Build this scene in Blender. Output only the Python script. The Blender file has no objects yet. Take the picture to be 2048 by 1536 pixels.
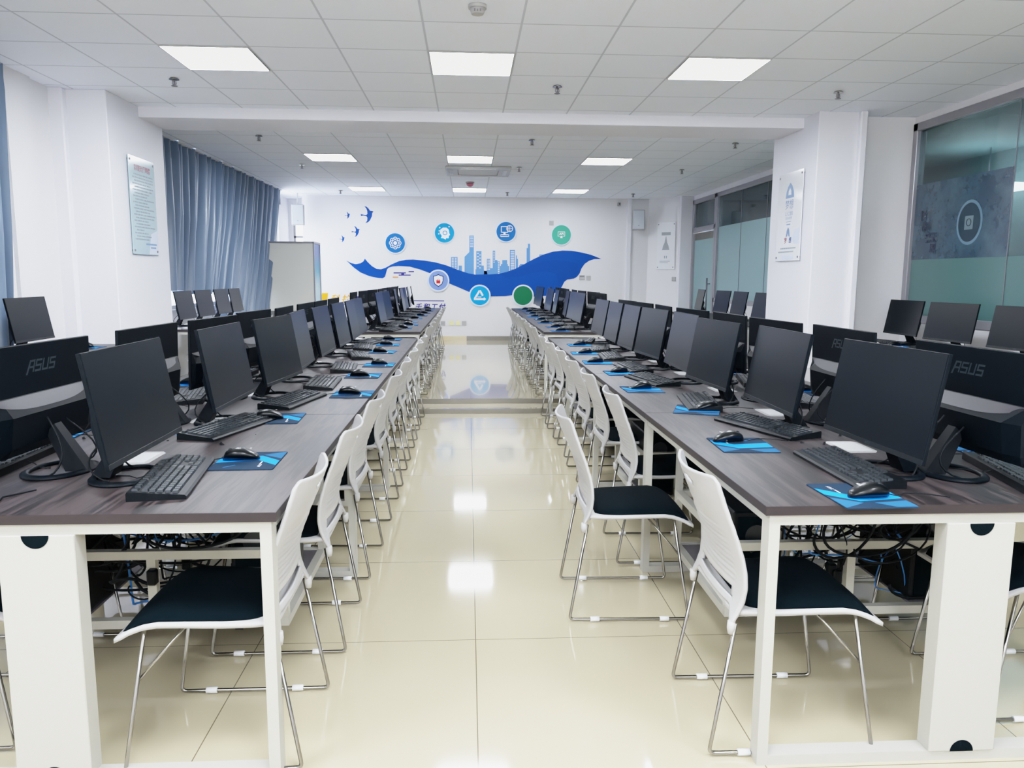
import bpy, math, random
from mathutils import Vector, Matrix, Euler
random.seed(7)
PI=math.pi; EXPO=0.0; UPL=22; TK=22.0
col=bpy.context.scene.collection
# ------------------------------------------------------------------ materials
def lin(h):
    h=h.lstrip('#'); r=[int(h[i:i+2],16)/255 for i in (0,2,4)]
    return tuple((c/12.92 if c<=.04045 else ((c+.055)/1.055)**2.4) for c in r)+(1,)
def mat(name,c,rough=.5,metal=0,spec=.5,coat=0,emit=None,es=0,noise=0,nscale=30,bump=0,alpha=None,trans=0,sub=0):
    m=bpy.data.materials.new(name); m.use_nodes=True; nt=m.node_tree; b=nt.nodes['Principled BSDF']
    c=lin(c) if isinstance(c,str) else c
    b.inputs['Base Color'].default_value=c; b.inputs['Roughness'].default_value=rough
    b.inputs['Metallic'].default_value=metal; b.inputs['Specular IOR Level'].default_value=spec
    b.inputs['Coat Weight'].default_value=coat; b.inputs['Coat Roughness'].default_value=.08
    b.inputs['Transmission Weight'].default_value=trans
    if emit: b.inputs['Emission Color'].default_value=lin(emit); b.inputs['Emission Strength'].default_value=es
    if noise or bump:
        tc=nt.nodes.new('ShaderNodeTexCoord'); n=nt.nodes.new('ShaderNodeTexNoise'); n.inputs['Scale'].default_value=nscale; n.inputs['Detail'].default_value=3
        nt.links.new(tc.outputs['Object'],n.inputs['Vector'])
        if noise:
            mx=nt.nodes.new('ShaderNodeMix'); mx.data_type='RGBA'; 
            mx.inputs[6].default_value=tuple(x*(1-noise) for x in c[:3])+(1,); mx.inputs[7].default_value=tuple(min(1,x*(1+noise)) for x in c[:3])+(1,)
            nt.links.new(n.outputs['Fac'],mx.inputs[0]); nt.links.new(mx.outputs[2],b.inputs['Base Color'])
        if bump:
            bp=nt.nodes.new('ShaderNodeBump'); bp.inputs['Strength'].default_value=bump; bp.inputs['Distance'].default_value=.002
            nt.links.new(n.outputs['Fac'],bp.inputs['Height']); nt.links.new(bp.outputs['Normal'],b.inputs['Normal'])
    return m
def grid_mat(name,base,line,sx,sy,ox,oy,lw,rough,coat=0,spec=.5,var=.02,wob=0,swap=False,grad=None):
    """flat tiles with joints, from world position"""
    m=bpy.data.materials.new(name); m.use_nodes=True; nt=m.node_tree; N=nt.nodes; L=nt.links; b=N['Principled BSDF']
    g=N.new('ShaderNodeNewGeometry'); sp=N.new('ShaderNodeSeparateXYZ'); L.new(g.outputs['Position'],sp.inputs[0])
    def M(op,a,bb=None):
        n=N.new('ShaderNodeMath'); n.operation=op
        for i,x in enumerate((a,bb)):
            if x is None: continue
            if isinstance(x,(int,float)): n.inputs[i].default_value=x
            else: L.new(x,n.inputs[i])
        return n.outputs[0]
    lines=[];cells=[]
    for out,s,o in ((sp.outputs[0],sx,ox),(sp.outputs[1],sy,oy)):
        t=M('DIVIDE',M('SUBTRACT',out,o),s); fr=M('FRACT',t); cells.append(M('FLOOR',t))
        d=M('MINIMUM',fr,M('SUBTRACT',1.0,fr)); d=M('MULTIPLY',d,s); lines.append(M('LESS_THAN',d,lw/2))
    ln=M('MAXIMUM',lines[0],lines[1])
    cmb=N.new('ShaderNodeCombineXYZ'); L.new(cells[0],cmb.inputs[0]); L.new(cells[1],cmb.inputs[1])
    wn=N.new('ShaderNodeTexWhiteNoise'); wn.noise_dimensions='2D'; L.new(cmb.outputs[0],wn.inputs['Vector'])
    nz=N.new('ShaderNodeTexNoise'); nz.inputs['Scale'].default_value=1.6; nz.inputs['Detail'].default_value=4; L.new(g.outputs['Position'],nz.inputs['Vector'])
    c=lin(base); mx=N.new('ShaderNodeMix'); mx.data_type='RGBA'
    mx.inputs[6].default_value=tuple(x*(1-var) for x in c[:3])+(1,); mx.inputs[7].default_value=tuple(min(1,x*(1+var)) for x in c[:3])+(1,)
    av=M('MULTIPLY',M('ADD',wn.outputs['Value'],nz.outputs['Fac']),.5); L.new(av,mx.inputs[0])
    mx2=N.new('ShaderNodeMix'); mx2.data_type='RGBA'; L.new(ln,mx2.inputs[0]); L.new(mx.outputs[2],mx2.inputs[6]); mx2.inputs[7].default_value=lin(line)
    L.new(mx2.outputs[2],b.inputs['Base Color']); b.inputs['Roughness'].default_value=rough; b.inputs['Coat Weight'].default_value=coat; b.inputs['Coat Roughness'].default_value=.02
    b.inputs['Specular IOR Level'].default_value=spec
    if wob:
        w=N.new('ShaderNodeTexNoise'); w.inputs['Scale'].default_value=5; L.new(g.outputs['Position'],w.inputs['Vector'])
        bp=N.new('ShaderNodeBump'); bp.inputs['Strength'].default_value=wob; bp.inputs['Distance'].default_value=.004; L.new(w.outputs['Fac'],bp.inputs['Height']); L.new(bp.outputs['Normal'],b.inputs['Normal']); L.new(bp.outputs['Normal'],b.inputs['Coat Normal'])
    return m
def wood_mat():
    m=bpy.data.materials.new('grey_oak_laminate'); m.use_nodes=True; nt=m.node_tree; N=nt.nodes; L=nt.links; b=N['Principled BSDF']
    tc=N.new('ShaderNodeTexCoord'); oi=N.new('ShaderNodeObjectInfo')
    add=N.new('ShaderNodeVectorMath'); add.operation='ADD'; L.new(tc.outputs['Object'],add.inputs[0])
    sc=N.new('ShaderNodeVectorMath'); sc.operation='SCALE'; sc.inputs['Scale'].default_value=7; cb=N.new('ShaderNodeCombineXYZ'); L.new(oi.outputs['Random'],cb.inputs[0]); L.new(oi.outputs['Random'],cb.inputs[1]); L.new(cb.outputs[0],sc.inputs[0]); L.new(sc.outputs[0],add.inputs[1])
    mp=N.new('ShaderNodeMapping'); mp.inputs['Scale'].default_value=(9,.9,9); L.new(add.outputs[0],mp.inputs['Vector'])
    n1=N.new('ShaderNodeTexNoise'); n1.inputs['Scale'].default_value=1.3; n1.inputs['Detail'].default_value=2; n1.inputs['Distortion'].default_value=.6; L.new(mp.outputs[0],n1.inputs['Vector'])
    mu=N.new('ShaderNodeMath'); mu.operation='MULTIPLY'; mu.inputs[1].default_value=26; L.new(n1.outputs['Fac'],mu.inputs[0])
    si=N.new('ShaderNodeMath'); si.operation='SINE'; L.new(mu.outputs[0],si.inputs[0])
    mp2=N.new('ShaderNodeMapping'); mp2.inputs['Scale'].default_value=(110,5,110); L.new(add.outputs[0],mp2.inputs['Vector'])
    n2=N.new('ShaderNodeTexNoise'); n2.inputs['Scale'].default_value=1; n2.inputs['Detail'].default_value=5; L.new(mp2.outputs[0],n2.inputs['Vector'])
    ma=N.new('ShaderNodeMath'); ma.operation='MULTIPLY_ADD'; ma.inputs[1].default_value=.13; ma.inputs[2].default_value=.4; L.new(si.outputs[0],ma.inputs[0])
    a2=N.new('ShaderNodeMath'); a2.operation='MULTIPLY_ADD'; a2.inputs[1].default_value=1.0; L.new(n2.outputs['Fac'],a2.inputs[0]); L.new(ma.outputs[0],a2.inputs[2])
    r=N.new('ShaderNodeValToRGB'); r.color_ramp.elements[0].position=.68; r.color_ramp.elements[0].color=lin('#0d0b0b'); r.color_ramp.elements[1].position=1.08 if False else 1.0; r.color_ramp.elements[1].color=lin('#322a2a')
    e=r.color_ramp.elements.new(.86); e.color=lin('#1c1718')
    L.new(a2.outputs[0],r.inputs[0]); L.new(r.outputs[0],b.inputs['Base Color']); b.inputs['Roughness'].default_value=.4; b.inputs['Specular IOR Level'].default_value=.2; b.inputs['Coat Weight'].default_value=0; b.inputs['Coat Roughness'].default_value=.22
    bp=N.new('ShaderNodeBump'); bp.inputs['Strength'].default_value=.15; bp.inputs['Distance'].default_value=.001; L.new(n2.outputs['Fac'],bp.inputs['Height']); L.new(bp.outputs['Normal'],b.inputs['Normal'])
    return m
def film_mat(name,c,a,rough=.25,noise=0,emis=0):
    """tinted glass / frosted film: mix of transparent tint and a soft coloured body with gloss"""
    m=bpy.data.materials.new(name); m.use_nodes=True; nt=m.node_tree; N=nt.nodes; L=nt.links
    b=N['Principled BSDF']; b.inputs['Base Color'].default_value=lin(c); b.inputs['Roughness'].default_value=rough; b.inputs['Specular IOR Level'].default_value=.6
    if noise:
        tc=N.new('ShaderNodeTexCoord'); n=N.new('ShaderNodeTexNoise'); n.inputs['Scale'].default_value=3; n.inputs['Detail'].default_value=8; n.inputs['Roughness'].default_value=.7; L.new(tc.outputs['Object'],n.inputs['Vector'])
        r=N.new('ShaderNodeValToRGB'); r.color_ramp.elements[0].position=.35; r.color_ramp.elements[0].color=lin('#142c42'); r.color_ramp.elements[1].position=.68; r.color_ramp.elements[1].color=lin('#34505e'); L.new(n.outputs['Fac'],r.inputs[0]); L.new(r.outputs[0],b.inputs['Base Color'])
    t=N.new('ShaderNodeBsdfTransparent'); t.inputs[0].default_value=lin('#aebfc3')
    mx=N.new('ShaderNodeMixShader'); mx.inputs[0].default_value=a; L.new(t.outputs[0],mx.inputs[1]); L.new(b.outputs[0],mx.inputs[2]); L.new(mx.outputs[0],N['Material Output'].inputs[0])
    return m
M=dict(
 wall=mat('white_wall_paint','#dad9dc',.55,noise=.015,nscale=60,bump=.05),
 pillar=mat('pillar_paint','#dddde5',.5,noise=.015,nscale=60),
 floor=grid_mat('polished_cream_tile','#aa9f81','#5f5745',.8,.8,.0254,2.7112,.0035,.07,coat=.5,spec=.5,var=.03,wob=.01),
 ceil=grid_mat('mineral_ceiling_tile','#eef3ff','#c0c6d4',.6,.6,-.27,5.505,.014,.7,var=.015),
 ceil2=grid_mat('mineral_ceiling_tile_rear','#eef3ff','#c0c6d4',.6,.6,-.27,10.07,.014,.7,var=.015),
 steel=mat('brushed_steel','#77736a',.38,metal=1,noise=.1,nscale=8),
 chrome=mat('chrome_rod','#8d8a84',.15,metal=1),
 white=mat('white_plastic','#a2a1a0',.4,coat=.05,spec=.3,noise=.01,nscale=20),
 wframe=mat('white_powder_coat','#a3a197',.45,spec=.3,noise=.01,nscale=80),
 wood=wood_mat(), band=mat('desk_edge_band','#221c1d',.5,spec=.2,noise=.12,nscale=14),
 pad=mat('black_mesh_fabric','#02080c',.95,spec=.03,noise=.25,nscale=500,bump=.3),
 black=mat('black_plastic','#020508',.45,spec=.1,noise=.1,nscale=90),
 shell=mat('navy_black_shell','#01050a',.5,spec=.07,noise=.08,nscale=60,bump=.05),
 screen=mat('matte_dark_screen','#04080d',.28,spec=.17,noise=.08,nscale=4),
 bezel=mat('thin_bezel','#03080c',.35,spec=.3,noise=.05,nscale=50),
 stripe=mat('grey_satin_stripe','#232127',.4,spec=.2,noise=.05,nscale=40),  # light on the up-facing ledge, put into the colour
 logo=mat('dim_grey_logo','#131d23',.4,noise=.05,nscale=50),
 key=mat('keycap_plastic','#14191d',.4,spec=.25,noise=.15,nscale=70),
 mouse=mat('glossy_black_mouse','#010305',.3,coat=.08,spec=.15,noise=.05,nscale=30),
 padblue=mat('navy_pad_cloth','#0f2336',.9,spec=.1,noise=.1,nscale=300),
 padcy=mat('azure_pad_print','#067be8',.9,spec=.1,noise=.05,nscale=300),
 padmid=mat('mid_blue_pad_print','#1b5180',.9,spec=.1,noise=.05,nscale=300),
 clear=mat('clear_plastic','#d8dadd',.3,noise=.02,nscale=50),
 cable=mat('black_cable','#02060a',.6,spec=.12,noise=.05,nscale=40),
 cableb=mat('blue_cable','#1467b4',.5,noise=.05,nscale=40),
 grey=mat('light_grey_plastic','#c4c6c8',.45,noise=.02,nscale=40),
 dgrey=mat('dark_grey_metal','#6d6a72',.4,metal=.4,noise=.05,nscale=20),
 wframeg=mat('aluminium_window_frame','#8d8b92',.35,metal=.5,noise=.05,nscale=15),
 panel=mat('lit_diffuser','#ffffff',.4,emit='#f6f9ff',es=7.0,noise=.01),
 blue=mat('mural_blue','#063f98',.5,spec=.1,noise=.06,nscale=3),
 blue2=mat('mural_deep_blue','#063c92',.5,spec=.1,noise=.04,nscale=3),
 city=mat('mural_skyline_blue','#5587cc',.5,spec=.1,noise=.04,nscale=3),
 cwin=mat('mural_pale_window','#c8d4ea',.5,spec=.1,noise=.02,nscale=3),
 bird=mat('bird_blue','#11408f',.5,spec=.1,noise=.04,nscale=3),
 purple=mat('dark_violet_print','#322c7c',.5,spec=.1,noise=.03,nscale=3),
 orange=mat('orange_print','#dc8a50',.5,spec=.1,noise=.03,nscale=3),
 gold=mat('gold_print','#e29a14',.5,spec=.1,noise=.03,nscale=3),
 rim=mat('pale_blue_rim','#d0e0f4',.4,spec=.1,noise=.01,nscale=3),
 d1=mat('disc_blue','#155fab',.4,spec=.1,noise=.02,nscale=3), d2=mat('disc_cyan','#0483c4',.4,spec=.1,noise=.02,nscale=3),
 d4=mat('disc_green','#3fa085',.4,spec=.1,noise=.02,nscale=3), d5=mat('disc_lilac','#6d86cf',.4,spec=.1,noise=.02,nscale=3),
 d6=mat('disc_bright_cyan','#0290dd',.4,spec=.1,noise=.02,nscale=3), d7=mat('disc_dark_green','#156842',.4,spec=.1,noise=.04,nscale=3),
 ico=mat('icon_white','#eef2f8',.5,noise=.01,nscale=3), red=mat('icon_red','#cc1f1f',.5,spec=.1,noise=.02,nscale=3), navy=mat('icon_navy','#081f4d',.5,spec=.1,noise=.02,nscale=3),
 board=mat('whiteboard_sheet','#d9d8cf',.4,noise=.015,nscale=2), glassy=mat('pale_green_board','#a3bfca',.15,coat=.6,noise=.015,nscale=2),
 acry=mat('white_acrylic_board','#e6e8ec',.12,coat=.6,noise=.015,nscale=2),
 text=mat('grey_print','#7d8d95',.5,noise=.03,nscale=3), tred=mat('red_print','#8f3a4c',.5,noise=.03,nscale=3), tblue=mat('steel_blue_print','#5d80b0',.5,noise=.03,nscale=3),
 lblue=mat('pale_blue_print','#c8d3ec',.5,noise=.03,nscale=3),
 beige=mat('beige_marble_skirting','#c9b890',.2,coat=.4,noise=.06,nscale=10),
 yel=mat('pale_yellow_cover','#e6e09a',.4,noise=.02,nscale=10),
 alarm=mat('red_alarm_dome','#c0607e',.35,noise=.05,nscale=20),
 outside=mat('hazy_outside_wall','#dfe6f5',.8,noise=.05,nscale=1),
 corr=mat('corridor_wall_paint','#5d7073',.6,noise=.05,nscale=1),
 glass=film_mat('teal_tinted_glass','#172229',.62,.05),
 frost=film_mat('frosted_green_film','#3c5f5e',.93,.3), frost2=film_mat('pale_frosted_film','#769a9e',.93,.3),
 print=film_mat('printed_blue_film','#243f58',.92,.25,noise=1),
 lampw=mat('corridor_lamp','#ffffff',.4,emit='#ffffff',es=6,noise=.01),
)
def curtain_mat():
    m=mat('blue_grey_satin_curtain','#52667f',.38,noise=.12,nscale=2.5,bump=.08); b=m.node_tree.nodes['Principled BSDF']
    b.inputs['Sheen Weight'].default_value=.3
    return m
M['curtain']=curtain_mat()
def gradient_board():
    m=bpy.data.materials.new('blue_to_white_poster'); m.use_nodes=True; nt=m.node_tree; N=nt.nodes; L=nt.links; b=N['Principled BSDF']
    tc=N.new('ShaderNodeTexCoord'); sp=N.new('ShaderNodeSeparateXYZ'); L.new(tc.outputs['Generated'],sp.inputs[0])
    r=N.new('ShaderNodeValToRGB'); r.color_ramp.elements[0].position=.55; r.color_ramp.elements[0].color=lin('#a9cdd8'); r.color_ramp.elements[1].position=.9; r.color_ramp.elements[1].color=lin('#04479a')
    e=r.color_ramp.elements.new(.72); e.color=lin('#078aa4'); L.new(sp.outputs[2],r.inputs[0]); L.new(r.outputs[0],b.inputs['Base Color']); b.inputs['Roughness'].default_value=.3
    return m
M['gposter']=gradient_board()
# ------------------------------------------------------------------ mesh builder
class MB:
    def __init__(s): s.v=[];s.f=[];s.mi=[];s.sm=[]
    def add(s,v,f,mi=0,sm=False):
        o=len(s.v); s.v+=[tuple(x) for x in v]; s.f+=[tuple(i+o for i in q) for q in f]; s.mi+=[mi]*len(f); s.sm+=[sm]*len(f); return s
    def box(s,x0,y0,z0,x1,y1,z1,mi=0,bev=0):
        x0,x1=min(x0,x1),max(x0,x1);y0,y1=min(y0,y1),max(y0,y1);z0,z1=min(z0,z1),max(z0,z1)
        b=min(bev,(x1-x0)/2.01,(y1-y0)/2.01,(z1-z0)/2.01)
        if b<=0:
            v=[(x0,y0,z0),(x1,y0,z0),(x1,y1,z0),(x0,y1,z0),(x0,y0,z1),(x1,y0,z1),(x1,y1,z1),(x0,y1,z1)]
            return s.add(v,[(0,3,2,1),(4,5,6,7),(0,1,5,4),(1,2,6,5),(2,3,7,6),(3,0,4,7)],mi)
        def ring(i,z): return [(x0+i,y0+b,z),(x0+b,y0+i,z),(x1-b,y0+i,z),(x1-i,y0+b,z),(x1-i,y1-b,z),(x1-b,y1-i,z),(x0+b,y1-i,z),(x0+i,y1-b,z)]
        return s.loft([[ (x0+b,y0+b,z0),(x0+b,y0+b,z0),(x1-b,y0+b,z0),(x1-b,y0+b,z0),(x1-b,y1-b,z0),(x1-b,y1-b,z0),(x0+b,y1-b,z0),(x0+b,y1-b,z0)],ring(0,z0+b),ring(0,z1-b),[(x0+b,y0+b,z1),(x0+b,y0+b,z1),(x1-b,y0+b,z1),(x1-b,y0+b,z1),(x1-b,y1-b,z1),(x1-b,y1-b,z1),(x0+b,y1-b,z1),(x0+b,y1-b,z1)]],mi=mi)
    def loft(s,rings,mi=0,sm=False,cap=True):
        n=len(rings[0]); v=[p for r in rings for p in r]; f=[]
        for k in range(len(rings)-1):
            for i in range(n):
                j=(i+1)%n; f.append((k*n+i,k*n+j,(k+1)*n+j,(k+1)*n+i))
        s.add(v,f,mi,sm)
        if cap:
            o=len(s.v)-len(v)
            s.f+=[tuple(o+i for i in range(n-1,-1,-1)),tuple(o+(len(rings)-1)*n+i for i in range(n))]; s.mi+=[mi,mi]; s.sm+=[False,False]
        return s
    def tube(s,pts,r,n=8,mi=0,closed=False):
        P=[Vector(p) for p in pts]; R=[]
        up=None
        for i,p in enumerate(P):
            a=P[i-1] if i>0 else p; b=P[i+1] if i<len(P)-1 else p
            d=(b-a).normalized()
            if up is None:
                up=Vector((0,0,1)) if abs(d.z)<.9 else Vector((1,0,0))
            x=(up-d*up.dot(d))
            if x.length<1e-4: x=d.orthogonal()
            x.normalize(); y=d.cross(x); up=x
            k=1.0
            if 0<i<len(P)-1:
                c=(P[i]-P[i-1]).normalized().dot((P[i+1]-P[i]).normalized()); k=1/max(.5,math.sqrt((1+c)/2))
            R.append([p+(x*math.cos(2*PI*j/n)+y*math.sin(2*PI*j/n))*r*k for j in range(n)])
        return s.loft(R,mi,True)
    def cyl(s,c,r,h,n=24,mi=0,r2=None,axis='z'):
        r2=r if r2 is None else r2; rs=[]
        for zz,rr in ((0,r),(h,r2)):
            ring=[]
            for j in range(n):
                a=2*PI*j/n; u,w=math.cos(a)*rr,math.sin(a)*rr
                p={'z':(u,w,zz),'y':(w,zz,u),'x':(zz,u,w)}[axis]
                ring.append((c[0]+p[0],c[1]+p[1],c[2]+p[2]))
            rs.append(ring)
        return s.loft(rs,mi,True)
    def poly(s,pts,mi=0): return s.add(pts,[tuple(range(len(pts)))],mi)
    def prism(s,pts,dv,mi=0):
        n=len(pts); q=[tuple(a+b for a,b in zip(p,dv)) for p in pts]
        return s.add(list(pts)+q,[tuple(range(n-1,-1,-1)),tuple(range(n,2*n))]+[(i,(i+1)%n,(i+1)%n+n,i+n) for i in range(n)],mi)
    def build(s,name,mats,parent=None,loc=None,solid=0,bevel=0,link=True):
        me=bpy.data.meshes.new(name); me.from_pydata(s.v,[],s.f); 
        if not isinstance(mats,(list,tuple)): mats=[mats]
        for m in mats: me.materials.append(m)
        me.polygons.foreach_set('material_index',s.mi); me.polygons.foreach_set('use_smooth',s.sm); me.update()
        o=bpy.data.objects.new(name,me)
        col.objects.link(o)
        if parent: o.parent=parent
        if loc: o.location=loc
        return o
def smooth_fix(o):
    import bmesh
    bm=bmesh.new(); bm.from_mesh(o.data); bmesh.ops.remove_doubles(bm,verts=bm.verts,dist=1e-6); bmesh.ops.recalc_face_normals(bm,faces=bm.faces); bm.to_mesh(o.data); bm.free(); return o
def bake(o):
    dg=bpy.context.evaluated_depsgraph_get(); me=bpy.data.meshes.new_from_object(o.evaluated_get(dg)); o.modifiers.clear(); o.data=me; return o
def tag(o,label=None,cat=None,group=None,kind=None):
    if label: o['label']=label
    if cat: o['category']=cat
    if group: o['group']=group
    if kind: o['kind']=kind
    return o
def struct(mb,name,m): return tag(mb.build(name,m),kind='structure')
def empty(name,loc,rz=0):
    o=bpy.data.objects.new(name,None); o.location=loc; o.rotation_euler=(0,0,rz); o.empty_display_size=.1; col.objects.link(o); return o
def copy_tree(o,parent=None):
    c=o.copy(); col.objects.link(c)
    if parent: c.parent=parent
    for ch in list(o.children): copy_tree(ch,c)
    return c
def text_mb(s,size,shear=0,mb=None,fn=lambda x,y:(x,y,0),mi=0,bold=0,align='CENTER',spacing=1):
    """lettering turned into flat mesh faces; fn places letter coordinates"""
    cu=bpy.data.curves.new('t','FONT'); cu.body=s; cu.size=size; cu.shear=shear; cu.align_x=align; cu.align_y='CENTER'; cu.offset=bold; cu.space_character=spacing; cu.resolution_u=3
    o=bpy.data.objects.new('t',cu); col.objects.link(o)
    dg=bpy.context.evaluated_depsgraph_get(); me=bpy.data.meshes.new_from_object(o.evaluated_get(dg))
    mb=mb or MB(); mb.add([fn(v.co.x,v.co.y) for v in me.vertices],[tuple(p.vertices) for p in me.polygons],mi)
    bpy.data.objects.remove(o); bpy.data.curves.remove(cu); bpy.data.meshes.remove(me); return mb
ORD=['first','second','third','fourth','fifth','sixth','seventh','eighth','ninth','tenth']
RIB=[(-2.355,1.64),(-2.265,1.592),(-2.174,1.571),(-2.082,1.59),(-2.025,1.628),(-1.998,1.678),(-1.941,1.608),(-1.858,1.531),(-1.774,1.482),(-1.689,1.476),(-1.604,1.505),(-1.49,1.569),(-1.347,1.633),(-1.205,1.662),(-1.064,1.667),(-0.851,1.65),(-0.638,1.617),(-0.425,1.561),(-0.211,1.478),(0.003,1.408),(0.146,1.383),(0.235,1.386),(0.422,1.388),(0.608,1.403),(0.758,1.439),(0.933,1.502),(1.107,1.595),(1.294,1.695),(1.48,1.782),(1.667,1.839),(1.855,1.862),(2.043,1.858),(2.232,1.827),(2.422,1.783),(2.632,1.704),(2.487,1.697),(2.386,1.665),(2.299,1.603),(2.238,1.516),(2.202,1.416),(2.153,1.354),(2.09,1.316),(1.964,1.301),(1.902,1.253),(1.853,1.153),(1.791,1.053),(1.552,0.978),(1.288,0.954),(0.886,0.987),(0.735,0.968),(0.422,0.958),(0.21,1.022),(0.017,1.045),(-0.213,1.144),(-0.384,1.214),(-0.74,1.404),(-0.924,1.473),(-1.136,1.529),(-1.349,1.541),(-1.462,1.534),(-1.547,1.505),(-1.576,1.469),(-1.599,1.385),(-1.621,1.328),(-1.664,1.3),(-1.749,1.306),(-1.918,1.341),(-2.086,1.41),(-2.211,1.501)]
ACC=[(0.609,1.395),(0.933,1.458),(1.294,1.596),(1.482,1.653),(1.732,1.673),(1.984,1.65),(2.161,1.602),(2.188,1.466),(2.115,1.354),(1.926,1.316),(1.802,1.203),(1.711,1.414),(1.484,1.462),(1.234,1.411),(0.984,1.348),(0.734,1.334)]
CITY=[[(-0.331,1.72),(-0.203,1.721),(-0.204,1.485),(-0.333,1.484)],[(-0.182,1.556),(-0.118,1.556),(-0.118,1.429),(-0.183,1.428)],[(-0.068,1.391),(-0.067,1.726),(0.026,1.819),(0.026,2.135),(0.116,2.136),(0.115,1.38)],[(0.146,1.378),(0.147,1.487),(0.161,1.487),(0.161,1.838),(0.264,1.839),(0.264,1.559),(0.311,1.559),(0.312,1.46),(0.376,1.46),(0.376,1.379)],[(0.312,1.455),(0.372,1.455),(0.372,1.381),(0.312,1.381)],[(0.369,1.688),(0.436,1.689),(0.437,1.381),(0.369,1.381)],[(0.436,1.511),(0.484,1.511),(0.484,1.382),(0.437,1.381)],[(0.484,1.388),(0.483,1.849),(0.533,1.849),(0.533,1.668),(0.577,1.668),(0.577,1.641),(0.626,1.641),(0.627,1.401)],[(0.627,1.401),(0.627,1.555),(0.645,1.555),(0.645,1.592),(0.67,1.592),(0.67,1.668),(0.767,1.669),(0.767,1.593),(0.782,1.593),(0.782,1.556),(0.807,1.556),(0.808,1.451)],[(0.82,1.455),(0.818,1.866),(0.92,1.866),(0.923,1.495)],[(0.939,1.502),(0.937,1.76),(0.96,1.76),(0.96,1.693),(0.981,1.693),(0.982,1.523)],[(1.15,1.614),(1.148,1.903),(1.173,1.903),(1.172,1.988),(1.216,1.989),(1.219,1.651)],[(1.001,1.533),(1.001,1.57),(1.02,1.57),(1.019,1.595),(1.088,1.595),(1.088,1.58)],[(1.399,1.747),(1.399,1.782),(1.48,1.782)]]
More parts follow.
